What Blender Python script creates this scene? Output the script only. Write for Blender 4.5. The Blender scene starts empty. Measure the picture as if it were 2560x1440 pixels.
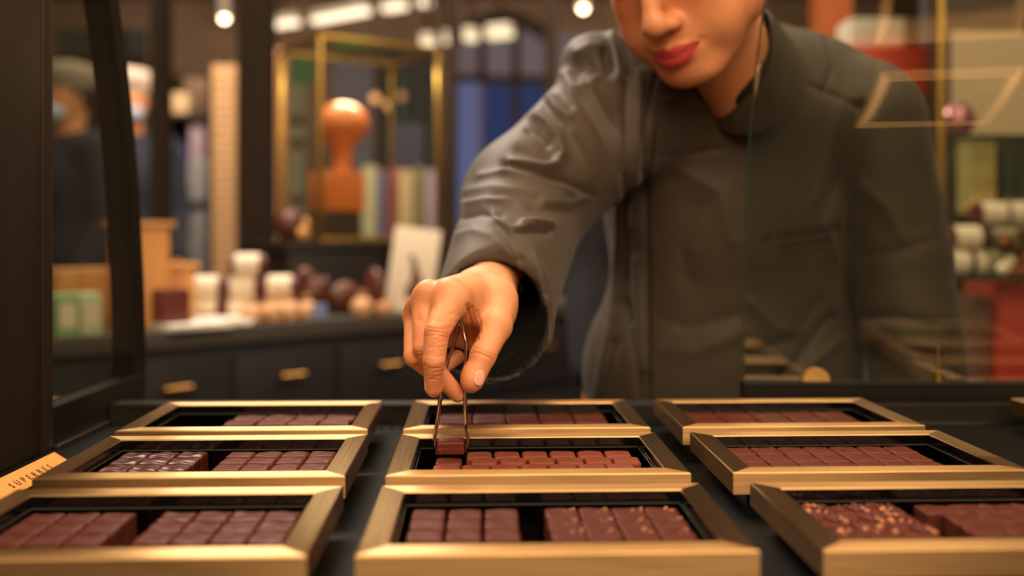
import bpy, bmesh, math, random
import numpy as np
from mathutils import Vector, Matrix, Euler
from mathutils.bvhtree import BVHTree
random.seed(7); rng = np.random.default_rng(5)
S = bpy.context.scene
COL = S.collection
F = 2450.0; CZ = 1.11; HY = 581.0; W = 0.205; TH = math.radians(2.0)

def at(px, py, Y):
    return Vector(((px-1280)*Y/F, Y, CZ-(py-HY)*Y/F))
def lin(c):
    o = []
    for v in c[:3]:
        v = v/255.0
        o.append(v/12.92 if v <= .04045 else ((v+.055)/1.055)**2.4)
    return (o[0], o[1], o[2], 1)

# ------------------------------------------------------------ materials
def mat(name, col, rough=.5, metal=0, var=0, vscale=20, bump=0, bscale=200, stretch=None, emis=None, estr=0,
        coat=0, sss=0, spec=.5, trans=0, sheen=0, detail=3, bdist=.001, col2=None):
    m = bpy.data.materials.new(name); m.use_nodes = True
    nt = m.node_tree; b = nt.nodes['Principled BSDF']
    b.inputs['Base Color'].default_value = lin(col)
    b.inputs['Roughness'].default_value = rough; b.inputs['Metallic'].default_value = metal
    b.inputs['Specular IOR Level'].default_value = spec
    b.inputs['Coat Weight'].default_value = coat
    b.inputs['Coat Roughness'].default_value = .15
    b.inputs['Sheen Weight'].default_value = sheen
    if sss:
        b.inputs['Subsurface Weight'].default_value = sss
        b.inputs['Subsurface Radius'].default_value = (1, .35, .2)
        b.inputs['Subsurface Scale'].default_value = .006
    if trans:
        b.inputs['Transmission Weight'].default_value = trans
    if emis:
        b.inputs['Emission Color'].default_value = lin(emis); b.inputs['Emission Strength'].default_value = estr
    tc = mp = None
    if var or bump:
        tc = nt.nodes.new('ShaderNodeTexCoord'); mp = nt.nodes.new('ShaderNodeMapping')
        nt.links.new(tc.outputs['Object'], mp.inputs['Vector'])
        if stretch: mp.inputs['Scale'].default_value = stretch
    if var:
        n = nt.nodes.new('ShaderNodeTexNoise'); n.inputs['Scale'].default_value = vscale; n.inputs['Detail'].default_value = detail
        nt.links.new(mp.outputs[0], n.inputs['Vector'])
        r = nt.nodes.new('ShaderNodeValToRGB')
        r.color_ramp.elements[0].position = .3; r.color_ramp.elements[1].position = .7
        a = lin([max(0, v*(1-var)) for v in col]); c2 = lin(col2) if col2 else lin([min(255, v*(1+var)) for v in col])
        r.color_ramp.elements[0].color = a; r.color_ramp.elements[1].color = c2
        nt.links.new(n.outputs['Fac'], r.inputs['Fac']); nt.links.new(r.outputs['Color'], b.inputs['Base Color'])
    if bump:
        n2 = nt.nodes.new('ShaderNodeTexNoise'); n2.inputs['Scale'].default_value = bscale; n2.inputs['Detail'].default_value = 2
        nt.links.new(mp.outputs[0], n2.inputs['Vector'])
        bp = nt.nodes.new('ShaderNodeBump'); bp.inputs['Strength'].default_value = bump; bp.inputs['Distance'].default_value = bdist
        nt.links.new(n2.outputs['Fac'], bp.inputs['Height']); nt.links.new(bp.outputs['Normal'], b.inputs['Normal'])
    return m

def brushed(name, col, rough, aniso=.7):
    m = mat(name, col, rough, 1, var=.09, vscale=14, bump=.012, bscale=24, stretch=(1, 40, 40), bdist=.0002)
    b = m.node_tree.nodes['Principled BSDF']; b.inputs['Anisotropic'].default_value = aniso; b.inputs['Anisotropic Rotation'].default_value = .25
    t = m.node_tree.nodes.new('ShaderNodeTangent'); t.direction_type = 'UV_MAP'; t.uv_map = 'UVMap'
    m.node_tree.links.new(t.outputs[0], b.inputs['Tangent'])
    return m

def glassmat(name, tint=(235, 245, 240), ior=1.5, boost=1.0, dust=0.0):
    # a real thin sheet: both faces reflect by Fresnel, the rest passes straight through
    m = bpy.data.materials.new(name); m.use_nodes = True; nt = m.node_tree
    for n in list(nt.nodes): nt.nodes.remove(n)
    out = nt.nodes.new('ShaderNodeOutputMaterial'); mix = nt.nodes.new('ShaderNodeMixShader')
    tr = nt.nodes.new('ShaderNodeBsdfTransparent'); tr.inputs[0].default_value = lin(tint)
    gl = nt.nodes.new('ShaderNodeBsdfGlossy'); gl.inputs['Roughness'].default_value = .01
    # Schlick reflectance from the angle to the sheet, the same for both of its faces
    ge = nt.nodes.new('ShaderNodeNewGeometry'); dt = nt.nodes.new('ShaderNodeVectorMath'); dt.operation = 'DOT_PRODUCT'
    nt.links.new(ge.outputs['Incoming'], dt.inputs[0]); nt.links.new(ge.outputs['Normal'], dt.inputs[1])
    def mth(op, a, b=None):
        n = nt.nodes.new('ShaderNodeMath'); n.operation = op
        for i, q in enumerate((a, b)):
            if q is None: continue
            if isinstance(q, (int, float)): n.inputs[i].default_value = q
            else: nt.links.new(q, n.inputs[i])
        return n.outputs[0]
    f0 = ((ior-1)/(ior+1))**2
    inv = mth('SUBTRACT', 1.0, mth('ABSOLUTE', dt.outputs['Value']))
    frv = mth('ADD', f0, mth('MULTIPLY', 1-f0, mth('POWER', inv, 5.0)))
    nt.links.new(frv, mix.inputs[0]); nt.links.new(tr.outputs[0], mix.inputs[1]); nt.links.new(gl.outputs[0], mix.inputs[2])
    last = mix
    if dust:
        mx = nt.nodes.new('ShaderNodeMixShader'); df = nt.nodes.new('ShaderNodeBsdfDiffuse'); df.inputs[0].default_value = (.6, .6, .6, 1)
        tc = nt.nodes.new('ShaderNodeTexCoord'); v = nt.nodes.new('ShaderNodeTexVoronoi'); v.inputs['Scale'].default_value = 260
        nt.links.new(tc.outputs['Object'], v.inputs['Vector'])
        n = nt.nodes.new('ShaderNodeTexNoise'); n.inputs['Scale'].default_value = 9; nt.links.new(tc.outputs['Object'], n.inputs['Vector'])
        r1 = nt.nodes.new('ShaderNodeValToRGB'); r1.color_ramp.elements[0].position = .035; r1.color_ramp.elements[0].color = (1, 1, 1, 1)
        r1.color_ramp.elements[1].position = .08; r1.color_ramp.elements[1].color = (0, 0, 0, 1)
        r2 = nt.nodes.new('ShaderNodeValToRGB'); r2.color_ramp.elements[0].position = .52; r2.color_ramp.elements[1].position = .7
        nt.links.new(v.outputs['Distance'], r1.inputs[0]); nt.links.new(n.outputs['Fac'], r2.inputs[0])
        mm = nt.nodes.new('ShaderNodeMath'); mm.operation = 'MULTIPLY'
        nt.links.new(r1.outputs[0], mm.inputs[0]); nt.links.new(r2.outputs[0], mm.inputs[1])
        m2 = nt.nodes.new('ShaderNodeMath'); m2.operation = 'MULTIPLY'; m2.inputs[1].default_value = dust
        nt.links.new(mm.outputs[0], m2.inputs[0]); nt.links.new(m2.outputs[0], mx.inputs[0])
        nt.links.new(mix.outputs[0], mx.inputs[1]); nt.links.new(df.outputs[0], mx.inputs[2]); last = mx
    nt.links.new(last.outputs[0], out.inputs['Surface'])
    return m

def emat(name, col, s):
    return mat(name, (16, 16, 16), .6, emis=col, estr=s, spec=0)

M = {}
M['brass'] = brushed('brushed_brass', (194, 157, 108), .34, .94)
M['brass_shiny'] = mat('polished_brass', (205, 160, 95), .22, 1)
M['brass_old'] = mat('aged_brass', (196, 160, 84), .35, 1)
M['black_case'] = mat('black_acrylic', (10, 8, 8), .12, var=.2, coat=.3)
M['counter'] = mat('dark_counter', (12, 13, 11), .6, var=.18, vscale=12, bump=.03, bscale=400, spec=.1)
M['rail'] = mat('dark_bronze_rail', (24, 21, 16), .6, 0, var=.2, vscale=8, spec=.15)
M['post'] = mat('dark_bronze_post', (48, 37, 27), .5, .3, var=.14, vscale=5, stretch=(8, 8, 1), bump=.08, bscale=120, detail=6)
M['edge'] = mat('steel_edge', (150, 145, 132), .3, 1)
M['glass'] = glassmat('clear_glass', (238, 243, 236), 1.5)
M['glass_dusty'] = glassmat('dusty_glass', (232, 236, 228), 1.45, dust=.55)
M['glass_screen'] = glassmat('coated_screen_glass', (238, 240, 232), 1.95)
M['glass_edge'] = mat('green_glass_edge', (40, 66, 58), .15, 0, coat=.4)
M['acrylic'] = glassmat('acrylic_insert', (225, 228, 220), 1.45)
M['acrylic_rim'] = mat('acrylic_rim', (62, 66, 58), .2, 0, coat=.5)
M['card'] = mat('orange_wood_card', (226, 150, 66), .6, var=.06, vscale=30, stretch=(1, 8, 1))
M['ink'] = mat('dark_ink', (60, 28, 12), .7)
M['steel'] = mat('polished_steel', (196, 182, 170), .14, 1)

def chocmat(name, col, rough, coat, bump=.06, var=.07):
    m = mat(name, col, rough, 0, var=var, vscale=90, bump=bump*.7, bscale=160, coat=coat*.8, bdist=.0012, spec=.25 if coat > .15 else .12)
    m.node_tree.nodes['Principled BSDF'].inputs['Coat Roughness'].default_value = .2
    return m
M['choc_dark'] = chocmat('dark_chocolate', (76, 36, 27), .45, .12)
M['choc_gloss'] = chocmat('glossy_dark_chocolate', (70, 31, 22), .36, .16)
M['choc_milk'] = chocmat('milk_chocolate', (116, 60, 44), .48, .08, .05)
M['choc_mid'] = chocmat('red_brown_chocolate', (84, 40, 30), .45, .12)
M['choc_held'] = chocmat('held_chocolate', (92, 40, 27), .38, .15)
M['nut'] = mat('toasted_nut', (150, 94, 60), .55, var=.25, vscale=200)
M['skin'] = None

# ------------------------------------------------------------ object helpers
def meshobj(name, bm, m, parent=None, smooth=True, loc=None, uv=False, angle=40):
    me = bpy.data.meshes.new(name)
    bmesh.ops.recalc_face_normals(bm, faces=bm.faces)
    if uv:
        L = bm.loops.layers.uv.new('UVMap')
        for f in bm.faces:
            ax = abs(f.normal.z) > .5
            for l in f.loops:
                c = l.vert.co; l[L].uv = (c.x*5, (c.y if ax else c.z)*5)
    bm.to_mesh(me); bm.free()
    if isinstance(m, (list, tuple)):
        for q in m: me.materials.append(q)
    elif m: me.materials.append(m)
    if smooth:
        for p in me.polygons: p.use_smooth = True
        try: me.set_sharp_from_angle(angle=math.radians(angle))
        except Exception: pass
    o = bpy.data.objects.new(name, me); COL.objects.link(o)
    if parent: o.parent = parent
    if loc is not None: o.location = loc
    return o

def tag(o, label=None, cat=None, group=None, kind=None):
    if label: o['label'] = label
    if cat: o['category'] = cat
    if group: o['group'] = group
    if kind: o['kind'] = kind
    return o
def thing(name, label, cat, loc=(0, 0, 0), rz=0, group=None):
    o = bpy.data.objects.new(name, None); COL.objects.link(o)
    o.empty_display_size = .05
    o.location = loc; o.rotation_euler = (0, 0, rz)
    return tag(o, label, cat, group)

def add_box(bm, x0, x1, y0, y1, z0, z1, bev=0, seg=2):
    r = bmesh.ops.create_cube(bm, size=1)
    vs = r['verts']
    bmesh.ops.scale(bm, vec=(abs(x1-x0), abs(y1-y0), abs(z1-z0)), verts=vs)
    bmesh.ops.translate(bm, vec=((x0+x1)/2, (y0+y1)/2, (z0+z1)/2), verts=vs)
    if bev:
        es = set()
        for v in vs: es.update(v.link_edges)
        r2 = bmesh.ops.bevel(bm, geom=list(es), offset=bev, segments=seg, affect='EDGES', profile=.6)
    return bm
def bx(x0, x1, y0, y1, z0, z1, bev=0, seg=2):
    return add_box(bmesh.new(), x0, x1, y0, y1, z0, z1, bev, seg)
def add_cyl(bm, p0, p1, r0, r1=None, n=20, cap=True):
    if r1 is None: r1 = r0
    p0 = Vector(p0); p1 = Vector(p1); d = p1-p0
    q = d.to_track_quat('Z', 'Y').to_matrix().to_4x4()
    r = bmesh.ops.create_cone(bm, cap_ends=cap, segments=n, radius1=r0, radius2=r1, depth=d.length)
    bmesh.ops.transform(bm, matrix=Matrix.Translation((p0+p1)/2) @ q, verts=r['verts'])
    return bm
def add_lathe(bm, prof, n=24, loc=(0, 0, 0)):
    rings = []
    for (r, z) in prof:
        rings.append([bm.verts.new((loc[0]+r*math.cos(2*math.pi*i/n), loc[1]+r*math.sin(2*math.pi*i/n), loc[2]+z)) for i in range(n)])
    for a, b in zip(rings, rings[1:]):
        for i in range(n):
            bm.faces.new((a[i], a[(i+1) % n], b[(i+1) % n], b[i]))
    bm.faces.new(rings[0][::-1]); bm.faces.new(rings[-1])
    return bm
def add_ball(bm, c, r, sub=2, sc=(1, 1, 1)):
    q = bmesh.ops.create_icosphere(bm, subdivisions=sub, radius=r)
    bmesh.ops.scale(bm, vec=sc, verts=q['verts']); bmesh.ops.translate(bm, vec=c, verts=q['verts'])
    return bm
def pbox(name, px0, py0, px1, py1, Y, depth, m, parent=None, bev=.003):
    """a solid block standing at distance Y, spanning the given part of the view"""
    a = at(px0, py0, Y); b = at(px1, py1, Y)
    return meshobj(name, bx(a.x, b.x, Y, Y+depth, b.z, a.z, bev), m, parent)

def text_mesh(s, size, extrude=.0002, spacing=1.0, align='CENTER', bold=0):
    cu = bpy.data.curves.new('lettering', 'FONT'); cu.body = s; cu.size = size; cu.offset = bold; cu.extrude = extrude
    cu.space_character = spacing; cu.align_x = align; cu.align_y = 'CENTER'; cu.resolution_u = 3
    o = bpy.data.objects.new('lettering', cu); COL.objects.link(o)
    dg = bpy.context.evaluated_depsgraph_get(); dg.update()
    me = bpy.data.meshes.new_from_object(o.evaluated_get(dg))
    bpy.data.objects.remove(o); bpy.data.curves.remove(cu)
    return me

# ------------------------------------------------------------ signed distance modelling
class Field:
    def __init__(s, lo, hi, h):
        s.lo = np.array(lo, float); s.h = h
        s.n = [int(math.ceil((b-a)/h))+1 for a, b in zip(lo, hi)]
        s.a = np.full(s.n, .06, np.float32)
        s.ax = [(s.lo[i]+np.arange(s.n[i])*h).astype(np.float32) for i in range(3)]
    def sub(s, lo, hi):
        sl = []
        for i in range(3):
            a = max(0, int((lo[i]-s.lo[i])/s.h)); b = min(s.n[i], int((hi[i]-s.lo[i])/s.h)+2)
            if b <= a: return None
            sl.append(slice(a, b))
        X = s.ax[0][sl[0]][:, None, None]; Y = s.ax[1][sl[1]][None, :, None]; Z = s.ax[2][sl[2]][None, None, :]
        return tuple(sl), X, Y, Z
    def comb(s, sl, d, k, op):
        a = s.a[sl]
        if op == 'add':
            if k > 0:
                h = np.clip(.5+.5*(a-d)/k, 0, 1); s.a[sl] = a*(1-h)+d*h-k*h*(1-h)
            else: s.a[sl] = np.minimum(a, d)
        elif op == 'sub':
            d = -d
            if k > 0:
                h = np.clip(.5-.5*(a-d)/k, 0, 1); s.a[sl] = a*(1-h)+d*h+k*h*(1-h)
            else: s.a[sl] = np.maximum(a, d)
    def cone(s, a, b, ra, rb, k=.004, op='add', sq=None):
        a = np.array(a, float); b = np.array(b, float); R = max(ra, rb); pad = R+max(3*k, 4*s.h)+.002
        lo = np.minimum(a, b)-pad; hi = np.maximum(a, b)+pad
        q = s.sub(lo, hi)
        if q is None: return s
        sl, X, Y, Z = q
        ba = b-a; L2 = float(ba@ba)+1e-12
        px, py, pz = X-a[0], Y-a[1], Z-a[2]
        t = np.clip((px*ba[0]+py*ba[1]+pz*ba[2])/L2, 0, 1)
        d = np.sqrt((px-t*ba[0])**2+(py-t*ba[1])**2+(pz-t*ba[2])**2)-(ra+(rb-ra)*t)
        s.comb(sl, d.astype(np.float32), k, op); return s
    def ell(s, c, r, k=.004, op='add', R=None):
        c = np.array(c, float); r = np.array(r, float); m = r.max()+max(3*k, 4*s.h)+.002
        q = s.sub(c-m, c+m)
        if q is None: return s
        sl, X, Y, Z = q
        px, py, pz = X-c[0], Y-c[1], Z-c[2]
        if R is not None:
            R = np.array(R)  # rows: local axes in field space
            px, py, pz = (px*R[0][0]+py*R[0][1]+pz*R[0][2], px*R[1][0]+py*R[1][1]+pz*R[1][2], px*R[2][0]+py*R[2][1]+pz*R[2][2])
        k0 = np.sqrt((px/r[0])**2+(py/r[1])**2+(pz/r[2])**2); k1 = np.sqrt((px/r[0]**2)**2+(py/r[1]**2)**2+(pz/r[2]**2)**2)+1e-9
        d = k0*(k0-1)/k1
        s.comb(sl, d.astype(np.float32), k, op); return s
    def half(s, p, n, lo, hi, k=0):
        """cut away everything on the side n points to, inside the box lo..hi"""
        q = s.sub(np.array(lo), np.array(hi)); sl, X, Y, Z = q
        d = (X-p[0])*n[0]+(Y-p[1])*n[1]+(Z-p[2])*n[2]
        s.comb(sl, (-d).astype(np.float32), k, 'sub'); return s
    def mesh(s):
        f = s.a; lo = s.lo; h = s.h
        ins = f < 0
        nx, ny, nz = s.n
        c = np.zeros((nx-1, ny-1, nz-1), np.int8)
        for i in (0, 1):
            for j in (0, 1):
                for k in (0, 1):
                    c += ins[i:nx-1+i, j:ny-1+j, k:nz-1+k]
        act = (c > 0) & (c < 8)
        idx = np.argwhere(act); N = len(idx)
        vid = np.full(act.shape, -1, np.int32); vid[act] = np.arange(N)
        P = np.zeros((N, 3)); C = np.zeros(N)
        I, J, K = idx.T
        corners = [(i, j, k) for i in (0, 1) for j in (0, 1) for k in (0, 1)]
        for a in corners:
            for ax in range(3):
                if a[ax] == 1: continue
                b = list(a); b[ax] = 1
                fa = f[I+a[0], J+a[1], K+a[2]].astype(float); fb = f[I+b[0], J+b[1], K+b[2]].astype(float)
                m = (fa < 0) != (fb < 0)
                t = np.where(m, fa/np.where(m, fa-fb, 1), 0)
                q = np.tile(np.array(a, float), (N, 1)); q[:, ax] = t
                P += q*m[:, None]; C += m
        P = P/C[:, None]+idx
        V = P*h+lo
        quads = []
        for ax in range(3):
            u, v = (ax+1) % 3, (ax+2) % 3
            sa = [slice(None)]*3; sb = [slice(None)]*3
            sa[ax] = slice(0, s.n[ax]-1); sb[ax] = slice(1, s.n[ax])
            for w in (u, v): sa[w] = slice(1, s.n[w]-1); sb[w] = slice(1, s.n[w]-1)
            A = ins[tuple(sa)]; B = ins[tuple(sb)]
            e = np.argwhere(A != B)
            if not len(e): continue
            e2 = e.copy(); e2[:, u] += 1; e2[:, v] += 1
            def g(du, dv):
                q = e2.copy(); q[:, u] += du; q[:, v] += dv
                return vid[q[:, 0], q[:, 1], q[:, 2]]
            Q = np.stack([g(-1, -1), g(0, -1), g(0, 0), g(-1, 0)], 1)
            flip = ~A[tuple(e.T)]
            Q[flip] = Q[flip][:, ::-1]
            quads.append(Q)
        return V, np.concatenate(quads)

def normals(V, Q):
    n = np.cross(V[Q[:, 2]]-V[Q[:, 0]], V[Q[:, 3]]-V[Q[:, 1]])
    N = np.zeros_like(V)
    for i in range(4): np.add.at(N, Q[:, i], n)
    return N/(np.linalg.norm(N, axis=1)[:, None]+1e-12)
def relax(V, Q, it=1, f=.5):
    E = np.concatenate([Q[:, [0, 1]], Q[:, [1, 2]], Q[:, [2, 3]], Q[:, [3, 0]]])
    for _ in range(it):
        A = np.zeros_like(V); C = np.zeros(len(V))
        np.add.at(A, E[:, 0], V[E[:, 1]]); np.add.at(C, E[:, 0], 1)
        np.add.at(A, E[:, 1], V[E[:, 0]]); np.add.at(C, E[:, 1], 1)
        V = V*(1-f)+f*A/C[:, None]
    return V
def npmesh(name, V, Q, m, parent=None, colors=None):
    me = bpy.data.meshes.new(name)
    me.from_pydata(V.tolist(), [], Q.tolist())
    if colors is not None:
        ca = me.color_attributes.new('Col', 'FLOAT_COLOR', 'POINT')
        c4 = np.ones((len(V), 4), np.float32); c4[:, :3] = colors
        ca.data.foreach_set('color', c4.ravel())
    for p in me.polygons: p.use_smooth = True
    me.materials.append(m); me.update()
    o = bpy.data.objects.new(name, me); COL.objects.link(o)
    if parent: o.parent = parent
    return o
def proj(V):
    return 1280+F*V[:, 0]/V[:, 1], HY-F*(V[:, 2]-CZ)/V[:, 1]
def polydist(x, y, pts):
    best = np.full(len(x), 1e9)
    for (ax, ay), (bx_, by_) in zip(pts, pts[1:]):
        dx, dy = bx_-ax, by_-ay
        t = np.clip(((x-ax)*dx+(y-ay)*dy)/(dx*dx+dy*dy+1e-9), 0, 1)
        best = np.minimum(best, np.hypot(x-ax-t*dx, y-ay-t*dy))
    return best
def dist3(V, pts):
    best = np.full(len(V), 1e9)
    for a, b in zip(pts, pts[1:]):
        a = np.array(a); b = np.array(b); d = b-a
        t = np.clip(((V-a)@d)/(d@d+1e-12), 0, 1)
        best = np.minimum(best, np.linalg.norm(V-a-t[:, None]*d, axis=1))
    return best

# ------------------------------------------------------------ room
def struct(name, bm, m): return tag(meshobj(name, bm, m, smooth=False), kind='structure')
RX0, RX1, RY0, RY1, RZ = -4.6, 3.4, -2.6, 9.0, 3.25
mfloor = mat('floor_stone', (70, 62, 54), .5, var=.15, vscale=2)
mceil = mat('ceiling_brown', (150, 118, 90), .8, var=.05, vscale=1)
mwall = mat('wall_brown', (120, 96, 76), .75, var=.1, vscale=1.5)
mwallr = mat('wall_dark_brick', (96, 70, 54), .8, var=.2, vscale=4)
struct('floor', bx(RX0, RX1, RY0, RY1, -.1, 0), mfloor)
struct('ceiling', bx(RX0, RX1, RY0, RY1, RZ, RZ+.1), mceil)
struct('wall_left', bx(RX0-.1, RX0, RY0, RY1, 0, RZ), mwall)
struct('wall_right', bx(RX1, RX1+.1, RY0, RY1, 0, RZ), mwallr)
struct('wall_back', bx(RX0, RX1, RY1, RY1+.1, 0, RZ), mwall)
struct('wall_front', bx(RX0, RX1, RY0-.1, RY0, 0, RZ), mwall)
# ------------------------------------------------------------ display counter
SZ = CZ-.192            # counter surface
ct = thing('display_counter', 'long dark display counter that carries the brass framed chocolate trays', 'counter', (0, .6, 0))
def ch(o): o.parent = ct; o.location = Vector(o.location)-Vector((0, .6, 0)); return o
ch(meshobj('countertop', bx(-.44, 1.25, .02, .984, SZ-.03, SZ, .002), M['counter']))
ch(meshobj('cabinet_body', bx(-.42, 1.22, .08, .984, 0, SZ-.03, .003), M['rail']))
lg = meshobj('rear_ledge', bx(-.405, 1.25, .9855, 1.008, 0, CZ-.1725, .0012), M['rail'])
tag(lg, 'long dark ledge running along the back edge of the counter', 'ledge')
meshobj('edge_strip', bx(-.40, 1.24, .9846, .9855, CZ-.1745, CZ-.1733, 0), M['edge'], lg)
ch(meshobj('joint_strip', bx(.33, 1.24, .9815, .985, SZ, SZ+.0022, 0), M['edge']))
for i, X in enumerate((-.130, -.120, -.110)):
    ch(meshobj('vent_slot', bx(X, X+.0045, .955, .961, SZ, SZ+.0005, .0002), M['black_case']))

# curved screen: the profile leans towards the shopper as it rises
PROF = [(1.078, .943), (1.078, 1.0), (1.073, 1.06), (1.066, 1.11), (1.055, 1.18), (1.038, 1.25), (1.016, 1.32), (.99, 1.38), (.955, 1.44), (.905, 1.50)]
def profY(z, off=0):
    for (y0, z0), (y1, z1) in zip(PROF, PROF[1:]):
        if z <= z1: return y0+(y1-y0)*(z-z0)/(z1-z0)+off
    return PROF[-1][0]+off
def curve_sheet(x0, x1, off, th, zmin, zmax, n=60):
    bm = bmesh.new(); rows = []
    for i in range(n+1):
        z = zmin+(zmax-zmin)*i/n
        # smooth cubic blend of the profile
        y = sum(profY(min(1.5, max(.943, z+d)))*w for d, w in ((-.03, .25), (0, .5), (.03, .25)))+off
        rows.append([bm.verts.new(p) for p in ((x0, y, z), (x1, y, z), (x1, y+th, z), (x0, y+th, z))])
    for a, b in zip(rows, rows[1:]):
        for i in range(4): bm.faces.new((a[i], a[(i+1) % 4], b[(i+1) % 4], b[i]))
    bm.faces.new(rows[0][::-1]); bm.faces.new(rows[-1])
    return bm

# left side panel of the case
sp = thing('glass_side_panel', 'dark bronze framed side panel with dusty glass at the left end of the counter', 'display case side', (-.408, .8, SZ))
def spc(o): o.parent = sp; o.location = -Vector((-.408, .8, SZ)); return o
spc(meshobj('post', bx(-.448, -.408, .40, .864, SZ, 1.62, .003), M['post']))
spc(meshobj('post_edge_bead', bx(-.4085, -.4055, .848, .866, SZ, 1.62, .001), M['post']))
# bottom rail
spc(meshobj('bottom_rail', bx(-.4245, -.4065, .866, 1.085, SZ, SZ+.037, .001), M['rail']))
spc(meshobj('rail_foot_strip', bx(-.4065, -.400, .866, 1.09, SZ, SZ+.004, .001), M['edge']))
def side_poly(x0, x1, front, back, zmin, zmax, n=50):
    bm = bmesh.new(); rows = []
    for i in range(n+1):
        z = zmin+(zmax-zmin)*i/n
        def cy(off): return sum(profY(min(1.5, max(.943, z+d)))*w for d, w in ((-.03, .25), (0, .5), (.03, .25)))+off
        f = front(z, cy); b = back(z, cy)
        rows.append([bm.verts.new(p) for p in ((x0, f, z), (x1, f, z), (x1, b, z), (x0, b, z))])
    for a, b in zip(rows, rows[1:]):
        for i in range(4): bm.faces.new((a[i], a[(i+1) % 4], b[(i+1) % 4], b[i]))
    bm.faces.new(rows[0][::-1]); bm.faces.new(rows[-1])
    return bm
spc(meshobj('pane', side_poly(-.4115, -.4085, lambda z, c: .866, lambda z, c: c(-.008), SZ+.037, 1.5), M['glass_dusty']))
spc(meshobj('curved_frame', side_poly(-.434, -.4075, lambda z, c: c(-.014), lambda z, c: c(.012), SZ+.02, 1.5), M['rail']))

_tilt = [(.90, 0), (1.0, .5), (1.05, 2.5), (1.12, 7), (1.18, 12.5), (1.22, 18), (1.26, 25.2), (1.30, 31.3), (1.34, 36.5), (1.50, 48)]
def tilt_at(z):
    for (a, b), (c, d) in zip(_tilt, _tilt[1:]):
        if z <= c: return math.radians(b+(d-b)*(z-a)/(c-a))
    return math.radians(48)
RPROF = []; yy = 1.0165; zz = CZ-.1545
while zz < 1.48:
    RPROF.append((yy, zz)); yy -= .004*math.tan(tilt_at(zz+.002)); zz += .004
def right_sheet(x0, x1, th):
    bm = bmesh.new(); rows = []
    for y, z in RPROF:
        t = tilt_at(z); dy, dz = th*math.cos(t), th*math.sin(t)
        rows.append([bm.verts.new(p) for p in ((x0, y, z), (x1, y, z), (x1, y+dy, z+dz), (x0, y+dy, z+dz))])
    for a, b in zip(rows, rows[1:]):
        for i in range(4): bm.faces.new((a[i], a[(i+1) % 4], b[(i+1) % 4], b[i]))
    bm.faces.new(rows[0][::-1]); bm.faces.new(rows[-1])
    return bm
# tilted screen on the right with a dark base rail and a brass clamp
sg = thing('curved_glass_screen', 'curved clear glass screen on a dark rail, right of the leaning person', 'glass screen', (.25, 1.013, CZ-.1725))
def sgc(o): o.parent = sg; o.location = -Vector((.25, 1.013, CZ-.1725)); return o
sgc(meshobj('base_rail', bx(.2375, 1.24, 1.0045, 1.0215, CZ-.1725, CZ-.1545, .0012), M['rail']))
sgc(meshobj('rail_edge_strip', bx(.2375, 1.24, 1.0035, 1.0045, CZ-.1575, CZ-.1565, 0), M['rail']))
x0s = .2412
sgc(meshobj('pane', right_sheet(x0s, 1.24, .004), M['glass_screen']))
sgc(meshobj('pane_edge', right_sheet(x0s-.0008, x0s, .004), M['glass_edge']))
bm = bmesh.new(); add_cyl(bm, (.3165, 1.0175, CZ-.1545), (.3165, 1.0275, CZ-.1545), .0138, n=40)
add_cyl(bm, (.3165, 1.0275, CZ-.1545), (.3165, 1.034, CZ-.1545), .006, n=24)
sgc(meshobj('brass_clamp', bm, mat('satin_brass', (226, 176, 104), .55, .55)))['label'] = 'round polished brass clamp'
bm = bmesh.new(); add_cyl(bm, (.4435, 1.020, CZ-.1545), (.4435, 1.020, CZ-.145), .0055, n=20)
add_cyl(bm, (.4435, 1.020, CZ-.145), (.4435, 1.020, CZ-.118), .002, n=12)
sgc(meshobj('brass_stay', bm, M['brass_old']))

# ------------------------------------------------------------ brass framed trays
TZ = CZ-.79*W          # top of the frames
FR_H = .0148; BW = .0158; D = .66*W
def bar_bm(L, w, h, ch_=.0009):
    """bar along X, origin at its outer lower middle, mitred at both ends, inner side at +y"""
    bm = bmesh.new()
    e = .0008
    prof = [(0, 0), (w, 0), (w, h-e), (w-e, h), (e, h), (0, h-e)]
    a = [bm.verts.new((-L/2+y, y, z)) for y, z in prof]; b = [bm.verts.new((L/2-y, y, z)) for y, z in prof]
    n = len(prof)
    for i in range(n):
        f = bm.faces.new((a[i], a[(i+1) % n], b[(i+1) % n], b[i]))
        if i == 1: f.material_index = 1
    bm.faces.new(a[::-1]); bm.faces.new(b)
    return bm
barL = meshobj('frame_bar', bar_bm(W, BW, FR_H), [M['brass'], M['black_case']], uv=True, angle=25)
barS = meshobj('frame_bar', bar_bm(D, BW, FR_H), [M['brass'], M['black_case']], uv=True, angle=25)
def wallbox_bm(x0, x1, y0, y1, z0, z1, t, floor=True):
    bm = bmesh.new()
    add_box(bm, x0, x1, y0, y0+t, z0, z1); add_box(bm, x0, x1, y1-t, y1, z0, z1)
    add_box(bm, x0, x0+t, y0+t, y1-t, z0, z1); add_box(bm, x1-t, x1, y0+t, y1-t, z0, z1)
    if floor: add_box(bm, x0+t, x1-t, y0+t, y1-t, z0, z0+t)
    return bm
IN = .0125     # case inset from the outer edge of the frame
caseM = meshobj('case', wallbox_bm(IN, W-IN, IN, D-IN, -.0305, -FR_H, .002), M['black_case'], smooth=False)
II = BW+.0006
insM = meshobj('clear_insert', wallbox_bm(II, W-II, II, D-II, -.0282, -.0085, .0010), M['acrylic'], smooth=False)
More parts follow.
